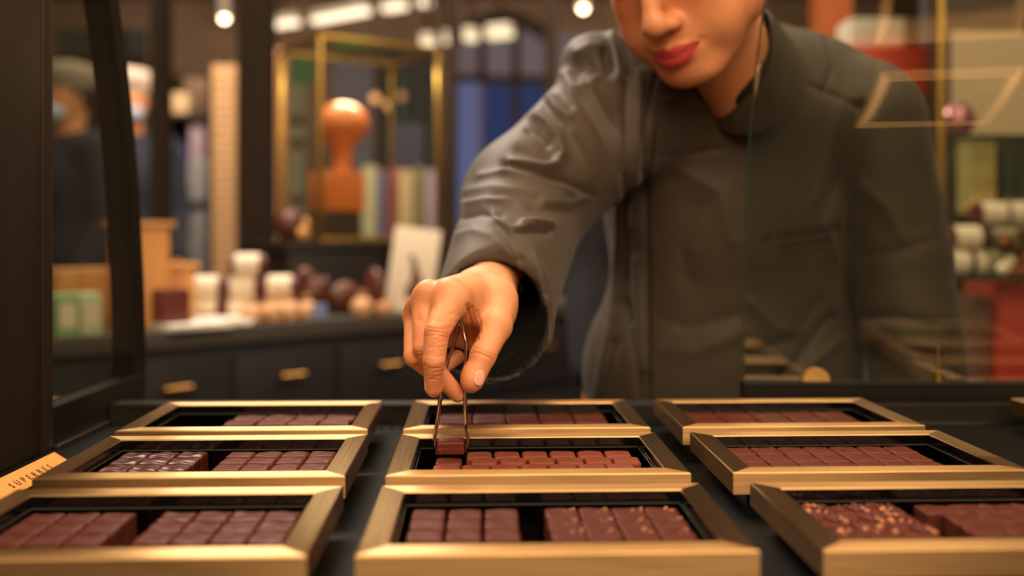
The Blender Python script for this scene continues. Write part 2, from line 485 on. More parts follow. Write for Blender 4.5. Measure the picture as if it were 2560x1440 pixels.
def rim_bm():
    bm = bmesh.new(); t = .0008; x0, x1, y0, y1 = II, W-II, II, D-II
    for z in (-.0078,):
        add_box(bm, x0, x1, y0, y0+t, z-.0007, z); add_box(bm, x0, x1, y1-t, y1, z-.0007, z)
        add_box(bm, x0, x0+t, y0+t, y1-t, z-.0007, z); add_box(bm, x1-t, x1, y0+t, y1-t, z-.0007, z)
    return bm
rimM = meshobj('insert_rim', rim_bm(), M['acrylic_rim'], smooth=False)
divM = meshobj('insert_divider', bx(II+.002, W-II-.002, .20*D, .20*D+.0012, -.027, -.0235), M['acrylic_rim'], smooth=False)
footM = meshobj('foot', bx(0, .012, 0, .012, SZ-TZ+.0002, -.0305), M['black_case'], smooth=False)
protos = [barL, barS, caseM, insM, rimM, divM, footM]
TRAYS = {}
TU = {0: -1.43, 1: -.30, 2: .84}
TV = [2.41, 3.196, 3.952]
names = {(0, 0): ('front', 'left'), (0, 1): ('front', 'middle'), (0, 2): ('front', 'right'), (1, 0): ('centre', 'left'),
         (1, 1): ('centre', 'middle'), (1, 2): ('centre', 'right'), (2, 0): ('rear', 'left'), (2, 1): ('rear', 'middle'), (2, 2): ('rear', 'right')}
desc = {(0, 0): 'brass framed tray at the front left holding two blocks of blurred chocolates',
        (0, 1): 'brass framed tray at the front middle holding nut topped chocolates in two blocks',
        (0, 2): 'brass framed tray at the front right with chopped nut chocolates in its left half',
        (1, 0): 'brass framed tray beside the orange card, with glossy uneven chocolates on its left',
        (1, 1): 'brass framed tray under the hand and tongs, holding staggered red brown chocolates',
        (1, 2): 'brass framed tray right of the tongs tray, filled with an even grid of chocolates',
        (2, 0): 'rear left brass framed tray, its left half empty',
        (2, 1): 'rear middle brass framed tray just behind the tongs',
        (2, 2): 'rear right brass framed tray below the glass screen'}
def toworld(u, v, z=0):
    c, s = math.cos(TH), math.sin(TH)
    return Vector((u*c-v*s, u*s+v*c, z))
UO = {}
def make_tray(loc, rz, label, dx=0):
    t = thing('chocolate_tray', label, 'tray', loc, rz, 'brass framed trays on the counter')
    def cp(src, l=(0, 0, 0), r=0):
        o = src.copy(); COL.objects.link(o); o.parent = t; o.location = l; o.rotation_euler = (0, 0, r); return o
    cp(barL, (W/2, 0, -FR_H), 0); cp(barL, (W/2, D, -FR_H), math.pi)
    cp(barS, (W, D/2, -FR_H), math.pi/2); cp(barS, (0, D/2, -FR_H), -math.pi/2)
    for q in (caseM, insM, rimM, divM): cp(q)
    for fx in (.03, W-.042):
        for fy in (.025, D-.037): cp(footM, (fx, fy, 0))
    return t
for r in range(3):
    for c in range(3):
        u = TU[c]*W; v = TV[r]*W
        if (r, c) == (0, 2): u += .02*W
        if (r, c) == (2, 2): u -= .008*W
        if (r, c) == (2, 0): u -= .012*W
        if (r, c) == (0, 0): u += .012*W
        make_tray(toworld(u, v, TZ), TH, desc[(r, c)]); UO[(r, c)] = (u, v)
for y_, lb in ((TV[0]*W+.004, 'brass framed tray past the right edge, front row, seen only reflected'),
               (TV[1]*W+.004, 'brass framed tray past the right edge, centre row, seen only reflected'),
               (TV[2]*W+.012, 'brass framed tray cut off by the right edge, beyond the rear right tray')):
    make_tray((.504-.0349*(y_-.494)+(.040 if y_ < .6 else .022 if y_ < .75 else 0), y_, TZ), TH, lb)
for q in protos: bpy.data.objects.remove(q)

# orange card lying between the post and the trays
cd = thing('name_card', 'slanted orange wooden name card with dark lettering beside the left post', 'card', (0, 0, 0))
# card lies on a slope, its long side running away from the camera
ux = Vector((0, 1, 0)); up_ = Vector((-.85, 0, .527)).normalized(); nn = ux.cross(up_)
wdt = .0185; Lc = .150; O_ = Vector((-.3745, .652, .9305))-up_*wdt
T = Matrix(((ux.x, up_.x, nn.x, O_.x), (ux.y, up_.y, nn.y, O_.y), (ux.z, up_.z, nn.z, O_.z), (0, 0, 0, 1)))
cb = bx(0, Lc, 0, wdt, -.003, 0, .0006); bmesh.ops.transform(cb, matrix=T, verts=cb.verts)
meshobj('card_board', cb, M['card'], cd)
for yy in (.68, .78): meshobj('card_stand', bx(-.379, -.374, yy, yy+.005, SZ+.0002, .926), M['black_case'], cd)
tm = text_mesh('SUPERBES', .0080, .0001, 2.0); tm.materials.append(M['ink'])
tm.transform(T @ Matrix.Translation((Lc*.62, wdt*.40, .0002)))
to = bpy.data.objects.new('lettering', tm); COL.objects.link(to); to.parent = cd; to['label'] = 'dark letters on the card'
# ------------------------------------------------------------ chocolates
def choc_mesh(name, sx, sy, sz, kind, seed, mats):
    """a coated ganache square with its origin at the bottom centre"""
    r = random.Random(seed)
    bm = bmesh.new(); n = 14; e = {'lip': .0017, 'crumbs': .0017, 'wavy': .0015, 'smooth': .0019}.get(kind, .0014)
    # superellipse-edged slab: grid on a cube, rounded
    q = bmesh.ops.create_cube(bm, size=2)
    bmesh.ops.subdivide_edges(bm, edges=bm.edges[:], cuts=n, use_grid_fill=True)
    ph = [r.uniform(0, 6.28) for _ in range(6)]
    for v in bm.verts:
        x, y, z = v.co.x*sx/2, v.co.y*sy/2, v.co.z*sz/2
        cx, cy, cz = max(-(sx/2-e), min(sx/2-e, x)), max(-(sy/2-e), min(sy/2-e, y)), max(-(sz/2-e), min(sz/2-e, z))
        d = Vector((x-cx, y-cy, z-cz))
        if d.length > 1e-9: d = d.normalized()*e
        p = Vector((cx, cy, cz))+d
        X, Y = p.x/(sx/2), p.y/(sy/2)
        if p.z > 0:
            p.z += .0003*math.sin(3*X+ph[0])*math.cos(2.5*Y+ph[1])
            if kind == 'wavy': p.z += .00022*math.sin(4.5*X+3*Y+ph[2])+.00015*math.sin(6*Y+ph[3])
            if kind == 'lip':
                p.z += .00055*math.exp(-((Y+.80+.06*math.sin(3*X+ph[4]))/.10)**2)
            if kind == 'glossy':
                p.z += .0007*math.exp(-((Y+.35+.30*math.sin(2.2*X+ph[4]))/.14)**2)*(1-X**8)+.0003*math.sin(5*X+ph[2])
            if kind == 'smooth':
                p.z -= .0004*(abs(X)**4+abs(Y)**4)
                p.z += .0004*math.exp(-((Y+.86)/.1)**2)
        else:
            f = 1+.02*abs(math.sin(5*X+4*Y+ph[5])); p.x *= f; p.y *= f
        p.z += sz/2
        v.co = p
    if kind in ('nuts', 'crumbs'):
        k0 = 26 if kind == 'nuts' else 5
        for i in range(k0):
            if kind == 'nuts': px, py, rr = r.uniform(-.42, .42)*sx, r.uniform(-.42, .42)*sy, r.uniform(.0012, .0026)
            else: px, py, rr = r.uniform(.05, .42)*sx, r.uniform(-.1, .4)*sy, r.uniform(.0007, .0014)
            before = len(bm.faces)
            add_ball(bm, (px, py, sz+rr*.2), rr, 1, (1, r.uniform(.7, 1.3), .7))
            bm.faces.ensure_lookup_table()
            if kind == 'crumbs' or i % 5 < 1:
                for f in bm.faces[before:]: f.material_index = 1
    me = bpy.data.meshes.new(name); bm.to_mesh(me); bm.free()
    for m_ in mats: me.materials.append(m_)
    for p in me.polygons: p.use_smooth = True
    return me
CH = .0105; CP = .1035*W; CS = CP-.0009; CSY = CP-.0022
BASEZ = TZ-.027                      # top of the insert floor
ORD = ['first', 'second', 'third', 'fourth', 'fifth', 'sixth', 'seventh']
ROW = ['back', 'second', 'third']
def meshes(kind, mats, sx=CS, sy=CSY, sz=None, n=5, base=0):
    return [choc_mesh('chocolate_square', sx, sy, sz or hh, kind, base+i, mats) for i in range(n)]
hh = .0182                            # stands up to just below the frame, as seen in the trays
def put(me, u, v, z, rot, label, group, cat='chocolate'):
    o = bpy.data.objects.new('chocolate_square', me); COL.objects.link(o)
    p = toworld(u, v, z); o.location = p; o.rotation_euler = (0, 0, TH+rot)
    return tag(o, label, cat, group)
TOPZ = TZ-.0085
HCH = TOPZ-BASEZ
hh = HCH
def block(tr, u0, cols, rows, mset, what, where, group, pu=CP, pv=CP, v0=2.955, jit=.0004, rowshift=(0, 0, 0), label2=None):
    """u0: left side of the block in tray widths; v0: far side of its back row"""
    for r_ in range(rows):
        for c_ in range(cols):
            u = u0*W+rowshift[r_]*W+(c_+.5)*pu+random.uniform(-jit, jit)
            v = v0*W-(r_+.5)*pv+random.uniform(-jit, jit)
            put(random.choice(mset), u, v, BASEZ, random.uniform(-.03, .03),
                f'{what}, {ORD[c_]} from left in the {ROW[r_]} row, {where}', group)
smooth = meshes('smooth', [M['choc_mid']], base=10)
lip = meshes('lip', [M['choc_dark']], base=20)
wavy = meshes('wavy', [M['choc_dark']], base=30)
gloss = meshes('glossy', [M['choc_gloss']], base=40)
nuts = meshes('nuts', [M['choc_mid'], M['nut']], base=50)
crumb = meshes('crumbs', [M['choc_dark'], M['nut']], base=60)
ridged = meshes('lip', [M['choc_mid']], sy=CP*1.18, base=70)
milk = meshes('smooth', [M['choc_milk']], sx=.0199, sy=.0199, base=80)
bars_a = meshes('wavy', [M['choc_mid']], sx=.0300, sy=.0222, base=90)
bars_b = meshes('lip', [M['choc_mid']], sx=.0300, sy=.0222, base=100)
bars_c = meshes('wavy', [M['choc_mid']], sx=.0274, sy=.0222, base=110)
# front row of trays
block((0, 0), -1.318, 3, 3, lip, 'dark chocolate square', 'left block, front left tray', 'left block of the front left tray')
block((0, 0), -.930, 4, 3, wavy, 'dark chocolate square', 'right block, front left tray', 'right block of the front left tray', pu=CP*.985)
block((0, 1), -.198, 3, 3, lip, 'ridged dark chocolate square', 'left block, front middle tray', 'left block of the front middle tray', pu=CP*1.03)
block((0, 1), .198, 4, 3, crumb, 'nut speckled chocolate square', 'right block, front middle tray', 'right block of the front middle tray', pu=CP*.975)
block((0, 2), .965, 3, 3, nuts, 'chocolate topped with chopped nuts', 'front right tray', 'nut topped block of the front right tray')
block((0, 2), 1.330, 4, 3, wavy, 'plain chocolate square', 'right block, front right tray', 'right block of the front right tray', rowshift=(0, .040, .040), pu=CP*.945)
# centre row
block((1, 0), -1.330, 3, 3, gloss, 'glossy uneven chocolate', 'beside the orange card', 'glossy block of the centre left tray', v0=3.765)
block((1, 0), -.940, 4, 3, smooth, 'rounded chocolate square', 'right block, centre left tray', 'right block of the centre left tray', v0=3.765, pu=CP*.985)
block((1, 2), .945, 7, 3, ridged, 'flat chocolate square', 'centre right tray', 'grid of the centre right tray', v0=3.762, pv=CP*1.2)
# rear row
block((2, 0), -1.095, 4, 2, bars_c, 'broad dark chocolate', 'rear left tray', 'broad chocolates of the rear left tray', pu=.0281, pv=.0227, v0=4.50, rowshift=(0, -.01, 0))
block((2, 1), -.175, 5, 2, bars_b, 'broad dark chocolate', 'rear middle tray', 'broad chocolates of the rear middle tray', pu=.0307, pv=.0227, v0=4.50)
block((2, 2), .94, 5, 3, bars_a, 'broad dark chocolate', 'rear right tray', 'broad chocolates of the rear right tray', pu=.0307, pv=.0227, v0=4.50)
# the tray being filled: staggered rows
g = 'staggered chocolates under the tongs'
def mm(u, v, r_, c_, me=None):
    put(me or random.choice(milk), u*W+.0103, v*W, BASEZ, random.uniform(-.02, .02),
        f'red brown chocolate, {ORD[c_]} from left in the {ROW[r_]} row of the tongs tray', g)
for c_ in range(6): mm(-.045+c_*.1045, 3.68, 0, c_)
for c_ in range(6): mm(-.027+c_*.1045, 3.578, 1, c_)
for c_ in range(7): mm(-.162+c_*.1035, 3.474, 2, c_)
dk = choc_mesh('chocolate_square', .0199, .0199, hh, 'smooth', 301, [M['choc_held']])
put(dk, -.156*W+.0103, 3.585*W, BASEZ, 0, 'darker chocolate directly below the one gripped by the tongs', g)
# the chocolate held by the tongs
p = at(1127, 1141, .755)
hc = bpy.data.objects.new('chocolate_square', choc_mesh('chocolate_square', .0212, .0190, .0106, 'smooth', 302, [M['choc_held']]))
COL.objects.link(hc); hc.location = (p.x, .7555, TOPZ+.0004); hc.rotation_euler = (0, 0, TH*.5)
tag(hc, 'dark chocolate square gripped between the tips of the tongs', 'chocolate')

# ------------------------------------------------------------ tongs
def ribbon(pts, m, name, parent, w=.0085, th=.0021):
    """pts: (px, py, Y, width factor); a flat springy arm whose broad side faces sideways"""
    P = [at(a_, b_, c_) for a_, b_, c_, _ in pts]; K = [q[3] for q in pts]
    # resample
    R = []; RK = []
    for i in range(len(P)-1):
        p0 = P[max(0, i-1)]; p1 = P[i]; p2 = P[i+1]; p3 = P[min(len(P)-1, i+2)]
        for s_ in range(8):
            t = s_/8
            R.append(.5*((2*p1)+(p2-p0)*t+(2*p0-5*p1+4*p2-p3)*t*t+(3*p1-p0-3*p2+p3)*t**3)); RK.append(K[i]*(1-t)+K[i+1]*t)
    R.append(P[-1]); RK.append(K[-1])
    bm = bmesh.new(); rows = []
    for i, (q, k) in enumerate(zip(R, RK)):
        d = (R[min(i+1, len(R)-1)]-R[max(0, i-1)]).normalized()
        wv_ = Vector((.10, 1, 0)); wv_ = (wv_-d*wv_.dot(d)).normalized(); tv = d.cross(wv_)
        ww = w*k/2; tt = th/2
        rows.append([bm.verts.new(q+wv_*a_*ww+tv*b_*tt) for a_, b_ in ((-1, -.5), (-.9, -1), (.9, -1), (1, -.5), (1, .5), (.9, 1), (-.9, 1), (-1, .5))])
    for a_, b_ in zip(rows, rows[1:]):
        for i in range(8): bm.faces.new((a_[i], a_[(i+1) % 8], b_[(i+1) % 8], b_[i]))
    bm.faces.new(rows[0][::-1]); bm.faces.new(rows[-1])
    return meshobj(name, bm, m, parent, angle=60)
tg = thing('serving_tongs', 'slim polished steel tongs held in the right hand over the centre tray', 'tongs', (0, 0, 0))
YT = .752
ribbon([(1148, 800, YT+.004, 1), (1138, 850, YT+.003, 1), (1124, 890, YT+.001, 1), (1112, 935, YT, 1.05), (1102, 990, YT, 1.1), (1093, 1055, YT, 1.1), (1087, 1095, YT, .8), (1088, 1115, YT, .55), (1091, 1134, YT, .35)], M['steel'], 'tong_arm', tg)
ribbon([(1152, 800, YT+.004, 1), (1160, 830, YT+.003, 1), (1166, 865, YT+.001, 1), (1163, 930, YT, 1.05), (1163, 1000, YT, 1.1), (1166, 1060, YT, 1.1), (1170, 1092, YT, .8), (1168, 1112, YT, .55), (1163, 1131, YT, .35)], M['steel'], 'tong_arm', tg)
a_ = at(1150, 800, YT+.004)
meshobj('tong_hinge', bx(a_.x-.0022, a_.x+.0022, a_.y-.0042, a_.y+.0042, a_.z-.004, a_.z+.006, .001), M['steel'], tg)
# ------------------------------------------------------------ the person filling the tray
def skinmat():
    m = bpy.data.materials.new('skin'); m.use_nodes = True; nt = m.node_tree; b = nt.nodes['Principled BSDF']
    at_ = nt.nodes.new('ShaderNodeAttribute'); at_.attribute_name = 'Col'
    tc = nt.nodes.new('ShaderNodeTexCoord'); n = nt.nodes.new('ShaderNodeTexNoise'); n.inputs['Scale'].default_value = 70; n.inputs['Detail'].default_value = 4
    nt.links.new(tc.outputs['Object'], n.inputs['Vector'])
    r = nt.nodes.new('ShaderNodeValToRGB'); r.color_ramp.elements[0].position = .35; r.color_ramp.elements[1].position = .7
    r.color_ramp.elements[0].color = (.90, .86, .86, 1); r.color_ramp.elements[1].color = (1, 1, 1, 1)
    nt.links.new(n.outputs['Fac'], r.inputs['Fac'])
    mx = nt.nodes.new('ShaderNodeMix'); mx.data_type = 'RGBA'; mx.blend_type = 'MULTIPLY'; mx.inputs['Factor'].default_value = 1
    nt.links.new(at_.outputs['Color'], mx.inputs['A']); nt.links.new(r.outputs['Color'], mx.inputs['B'])
    nt.links.new(mx.outputs['Result'], b.inputs['Base Color'])
    v = nt.nodes.new('ShaderNodeTexVoronoi'); v.inputs['Scale'].default_value = 900
    n3 = nt.nodes.new('ShaderNodeTexNoise'); n3.inputs['Scale'].default_value = 420; n3.inputs['Detail'].default_value = 3
    nt.links.new(tc.outputs['Object'], n3.inputs['Vector'])
    bp = nt.nodes.new('ShaderNodeBump'); bp.inputs['Strength'].default_value = .35; bp.inputs['Distance'].default_value = .0006
    nt.links.new(n3.outputs['Fac'], bp.inputs['Height']); nt.links.new(bp.outputs['Normal'], b.inputs['Normal'])
    b.inputs['Roughness'].default_value = .48; b.inputs['Specular IOR Level'].default_value = .4
    b.inputs['Subsurface Weight'].default_value = .12; b.inputs['Subsurface Radius'].default_value = (1, .3, .15); b.inputs['Subsurface Scale'].default_value = .005
    return m
M['skin'] = skinmat()
SK = np.array(lin((216, 149, 105))[:3])

# ---- hand (right hand, fingers pointing down, palm away from the camera)
def hand():
    P = lambda x, y, Y: tuple(at(x, y, Y))
    fd = Field((-.112, .695, .935), (.03, .93, 1.12), .00085)
    wr = P(1214, 742, .832); fa = P(1225, 700, .92)
    iM, iP, iD, iT = P(1130, 748, .745), P(1092, 832, .722), P(1085, 903, .718), P(1083, 967, .728)
    mM, mP, mD, mT = P(1068, 752, .755), P(1062, 868, .735), P(1093, 932, .744), P(1144, 986, .752)
    rM, rP, rD, rT = P(1047, 790, .772), P(1037, 890, .745), P(1082, 930, .764), P(1142, 893, .772)
    kM, kP, kD, kT = P(1048, 835, .797), P(1052, 898, .775), P(1090, 915, .792), P(1135, 900, .802)
    tC, tM, tI, tT = P(1240, 748, .806), P(1240, 815, .770), P(1207, 890, .750), P(1184, 950, .743)
    # forearm and wrist
    fd.cone(fa, wr, .0275, .0215, 0)
    fd.cone(P(1196, 738, .835), P(1232, 738, .835), .0195, .0195, .01)
    # palm: metacarpals
    fd.cone(P(1200, 735, .825), iM, .0190, .0135, .012)
    fd.cone(P(1190, 735, .83), mM, .0185, .0125, .010)
    fd.cone(P(1190, 750, .84), rM, .0175, .0120, .010)
    fd.cone(P(1190, 765, .85), kM, .0165, .0112, .010)
    fd.cone(iM, rM, .0115, .0110, .006)
    # thenar
    fd.cone(P(1215, 740, .83), tC, .019, .0165, .010)
    fd.cone(tC, tM, .0165, .0122, .007)
    # web
    fd.cone(P(1222, 760, .80), P(1168, 748, .775), .0105, .0115, .012)
    fd.cone(P(1186, 815, .832), P(1105, 835, .792), .0150, .0120, .012)
    fd.cone(P(1226, 800, .790), P(1158, 778, .768), .0095, .0095, .012)
    fd.cone(P(1236, 790, .800), P(1190, 840, .815), .0150, .0120, .012)
    # fingers, each united with little blending so they stay apart
    def finger(pts, rs, k=.0022):
        for (a, b), (ra, rb) in zip(zip(pts, pts[1:]), zip(rs, rs[1:])): fd.cone(a, b, ra, rb, k)
    finger([iM, iP], [.0128, .0094], .006); finger([iP, iD, iT], [.0094, .0082, .0066], .0012)
    finger([mM, mP], [.0122, .0090], .004); finger([mP, mD, mT], [.0088, .0076, .0062], .0010)
    finger([rM, rP], [.0116, .0086], .003); finger([rP, rD, rT], [.0084, .0073, .0060], .0010)
    finger([kM, kP], [.0102, .0076], .003); finger([kP, kD, kT], [.0074, .0066, .0054], .0010)
    finger([tM, tI], [.0122, .0100], .005); finger([tI, tT], [.0100, .0082], .0025)
    # flat pads at the tips
    fd.ell(P(1176, 945, .744), (.0075, .0072, .0115), .004)
    fd.ell(P(1086, 955, .731), (.0064, .0066, .0115), .004)
    # knuckle bumps
    for c, r_ in ((P(1120, 722, .742), .0070), (P(1066, 724, .748), .0068), (P(1038, 762, .764), .0062)):
        fd.ell(c, (r_, r_, r_), .008)
    # tendon lines on the back of the hand
    fd.cone(P(1180, 700, .80), P(1128, 716, .748), .0030, .0032, .007)
    fd.cone(P(1165, 700, .81), P(1078, 716, .752), .0030, .0030, .007)
    V, Q = fd.mesh(); V = relax(V, Q, 2, .5)
    N = normals(V, Q)
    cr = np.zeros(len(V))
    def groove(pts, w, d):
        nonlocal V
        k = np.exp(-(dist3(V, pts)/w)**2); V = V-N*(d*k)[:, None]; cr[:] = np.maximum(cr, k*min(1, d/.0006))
    # creases over the joints: short arcs lying on the camera side of each finger
    def arcs(c, nxt, r, n, gap, w, d, sp=1.1):
        c = np.array(c); ax = np.array(nxt)-c; ax /= np.linalg.norm(ax)
        out = -c+np.array((0, 0, CZ)); out -= ax*(out@ax); out /= np.linalg.norm(out); sd = np.cross(ax, out)
        for i in range(n):
            o = (i-(n-1)/2)*gap
            pts = []
            for t in np.linspace(-sp, sp, 7):
                pts.append(c+ax*(o+.0012*math.cos(t*1.4)*(1 if i < n/2 else -1))+r*(out*math.cos(t)+sd*math.sin(t)))
            groove(pts, w, d)
    arcs(iP, iD, .0094, 4, .0023, .0009, .00055)
    arcs(iD, iT, .0079, 3, .0017, .0008, .00045)
    arcs(tI, tT, .0101, 3, .0024, .0009, .0005)
    arcs(mP, mD, .0090, 3, .0022, .0009, .0005)
    arcs(rP, rD, .0086, 3, .0022, .0009, .0005)
    # valleys between the knuckles and the web folds by the thumb
    groove([P(1100, 735, .745), P(1092, 780, .728)], .0030, .0012)
    groove([P(1054, 740, .752), P(1050, 800, .738)], .0026, .0012)
    for i, (a, b) in enumerate((((1170, 765), (1184, 850)), ((1182, 770), (1193, 845)), ((1193, 778), (1200, 830)))):
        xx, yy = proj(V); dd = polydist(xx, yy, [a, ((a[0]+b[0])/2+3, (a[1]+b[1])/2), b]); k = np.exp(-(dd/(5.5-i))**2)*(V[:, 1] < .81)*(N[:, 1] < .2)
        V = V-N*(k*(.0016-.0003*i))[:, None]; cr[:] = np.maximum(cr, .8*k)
    # fine wrinkles over the back of the index finger and hand
    xx, yy = proj(V); r3 = np.random.default_rng(8)
    for _ in range(46):
        t = r3.uniform(0, 1); cx = 1128-45*t+r3.normal()*12; cy = 770+190*t; L_ = r3.uniform(8, 20); an = r3.uniform(-.35, .35)-.25
        dd = polydist(xx, yy, [(cx-L_*math.cos(an), cy-L_*math.sin(an)), (cx, cy+r3.uniform(-2, 2)), (cx+L_*math.cos(an), cy+L_*math.sin(an))])
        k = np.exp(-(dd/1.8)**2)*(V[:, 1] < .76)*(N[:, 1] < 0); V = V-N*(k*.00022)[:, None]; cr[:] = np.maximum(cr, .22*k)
    col = np.tile(SK, (len(V), 1))
    for c, r_, s_ in ((iP, .012, .5), (iD, .010, .5), (mP, .012, .5), (rP, .012, .5), (tI, .011, .5), (iT, .012, .45), (tT, .012, .45), (mT, .014, .6), (iM, .014, .35), (mM, .013, .35), (rM, .013, .3)):
        k = np.exp(-(np.linalg.norm(V-np.array(c), axis=1)/r_)**2)*s_
        col = col*(1-k[:, None]*(1-np.array((1.02, .80, .74))))
    col = col*(1-cr[:, None]*np.array((.16, .30, .34)))  # crease shade put into the skin colour along the grooves
    return V, Q, col, dict(iD=iD, iT=iT, tI=tI, tT=tT, mD=mD, mT=mT)
HV, HQ, HC, HJ = hand()

# ---- head, built in its own frame (x to her right, y forward, z up) in metres, then posed
def head():
    fd = Field((-.10, -.145, -.20), (.10, .125, .135), .0022)
    E = fd.ell; C = fd.cone
    E((0, -.020, .030), (.074, .094, .082), 0)
    E((0, .030, .020), (.062, .056, .070), .02)
    E((0, .022, -.040), (.056, .058, .066), .02)
    for s in (-1, 1):
        C((s*.058, -.004, -.048), (s*.018, .058, -.096), .0170, .0150, .024)
        E((s*.035, .050, -.022), (.024, .024, .022), .016)
        E((s*.034, .050, -.056), (.027, .026, .030), .018)
        E((s*.057, .012, -.040), (.017, .034, .036), .018)
    E((0, .066, -.0975), (.0225, .0175, .0155), .018)
    E((0, .030, -.088), (.036, .040, .020), .02)
    E((0, .070, -.066), (.028, .018, .026), .014)
    # eye sockets, lids, brows
    for s in (-1, 1):
        E((s*.032, .092, .004), (.019, .014, .012), .012, 'sub')
        E((s*.031, .071, .002), (.0145, .0130, .0115), .003)
        C((s*.014, .083, .019), (s*.046, .070, .021), .005, .004, .012)
        E((s*.076, -.012, -.014), (.005, .016, .030), .003)
        E((s*.081, -.008, -.010), (.003, .008, .016), .002, 'sub')
    # nose
    C((0, .082, .010), (0, .098, -.030), .0070, .0095, .012)
    E((0, .1005, -.0385), (.0125, .0110, .0100), .008)
    for s in (-1, 1):
        E((s*.0130, .0890, -.0425), (.0070, .0095, .0070), .007)
        E((s*.0070, .0950, -.0520), (.0030, .0045, .0030), .0022, 'sub')
    # lips
    n = 8
    for s in (-1, 1):
        prev = None
        for i in range(n+1):
            t = i/n; x = s*.0255*t; yb = .0895-.0150*t*t
            up = (x, yb, -.0672-.0012*math.cos(t*3.14)*(t > .12)-.0016*t+.0040*t*t); lo = (x, yb-.0010, -.0785+.0100*t*t)
            ru = .0040*(1-t)**.6+.0012; rl = .0062*(1-t*t)**.7+.0008
            if prev is not None:
                C(prev[0], up, prev[2], ru, .0025); C(prev[1], lo, prev[3], rl, .0025)
            prev = (up, lo, ru, rl)
    for s in (-1, 1):
        prev = None
        for i in range(n+1):
            t = i/n; x = s*.0270*t; q = (x, .0968-.0165*t*t, -.0728+.0012*math.sin(t*6)+.0045*t*t)
            if prev is not None: C(prev, q, .0010, .0009, .0012, 'sub')
            prev = q
        E((s*.0290, .0800, -.0680), (.0022, .0022, .0025), .004, 'sub')
    # neck
    C((0, -.018, -.060), (.012, -.056, -.19), .045, .043, .02)
    V, Q = fd.mesh(); V = relax(V, Q, 3, .5)
    x, y, z = V.T
    col = np.tile(SK*np.array((1, .97, .93)), (len(V), 1))
    # natural lip and cheek colour
    ax = np.abs(x); t = np.clip(ax/.0262, 0, 1)
    upz = -.0628-.0020*np.exp(-(x/.004)**2)-.0006*t+.0000-.0045*t**2; loz = -.0850+.0150*t**2.2
    mid = (z < upz) & (z > loz) & (ax < .0268) & (y > .05)
    soft = np.clip(np.minimum((upz-z), (z-loz))/.0014+.5, 0, 1)*np.clip((.0272-ax)/.001, 0, 1)*(y > .05)
    LIP = np.array(lin((176, 44, 52))[:3])
    k = (soft*.92)[:, None]; col = col*(1-k)+LIP*k
    g = np.exp(-(np.abs(z-(-.0728+.0045*t*t))/.0010)**2)*(ax < .026)*(y > .06)
    col = col*(1-.55*g[:, None])  # shade between the lips put into the colour
    for s in (-1, 1):
        k = np.exp(-(((x-s*.040)/.020)**2+((z+.024)/.016)**2))*(y > 0)*.55
        col = col*(1-k[:, None]*(1-np.array((1.0, .60, .52))))
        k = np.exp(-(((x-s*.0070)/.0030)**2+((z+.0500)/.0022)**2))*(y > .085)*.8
        col = col*(1-.75*k[:, None])  # nostril shade painted into the skin colour
        # lashes and shadow make-up on the lowered lids
        k = np.exp(-((z+.0065)/.0016)**2)*(np.abs(x-s*.031) < .014)*(y > .06)
        col = col*(1-.85*k[:, None])
        k = np.exp(-(((x-s*.031)/.015)**2+((z-.024)/.0028)**2))*(y > .05)*.8
        col = col*(1-.8*k[:, None])
    return V, Q, col
V, Q, col = head()
HS = 1.04
V = V*HS
yaw, pitch, roll = math.radians(HEAD[0]) if False else math.radians(-38), math.radians(-33), math.radians(-6)
# local axes: forward -Y (towards the camera), her right = image left
base = Matrix(((-1, 0, 0), (0, -1, 0), (0, 0, 1)))
Rm = Matrix.Rotation(yaw, 3, 'Z') @ Matrix.Rotation(roll, 3, 'Y') @ Matrix.Rotation(-pitch, 3, 'X') @ base
Rn = np.array(Rm)
chin = np.array((0, .074, -.113))*HS; target = np.array(at(1731, 216, .985))
HT = target-Rn @ chin
EV = V @ Rn.T+HT
# torso/arm flesh hidden by the jacket, so the body is whole
def coreflesh():
    fd = Field((-.20, .72, .86), (.66, 1.50, 1.40), .011)
    nk = Rn @ np.array((0, -.060, -.165))+HT
    fd.cone((.285, 1.26, 1.15), (.285, 1.30, .95), .10, .10, 0); fd.cone((.19, 1.22, 1.20), (.40, 1.23, 1.20), .045, .045, .05)
    fd.cone(nk, (.28, 1.24, 1.20), .038, .045, .03)
    fd.cone((.150, 1.18, 1.255), tuple(at(1290, 560, 1.02)), .045, .034, .03)
    fd.cone(tuple(at(1290, 560, 1.02)), tuple(at(1222, 715, .88)), .032, .024, .01)
    fd.cone((.43, 1.20, 1.21), (.468, 1.17, 1.05), .040, .033, .03); fd.cone((.468, 1.17, 1.05), (.472, 1.14, .94), .033, .028, .01)
    return fd.mesh()
CV, CQ = coreflesh()
allV = np.concatenate([HV, EV, CV]); o1 = len(HV); o2 = o1+len(EV)
allQ = np.concatenate([HQ, Q+o1, CQ+o2])
allC = np.concatenate([HC, col, np.tile(SK, (len(CV), 1))])
person = npmesh('person', allV, allQ, M['skin'], colors=allC)
tag(person, 'person in a charcoal chef jacket leaning over the counter, placing a chocolate with tongs', 'person')

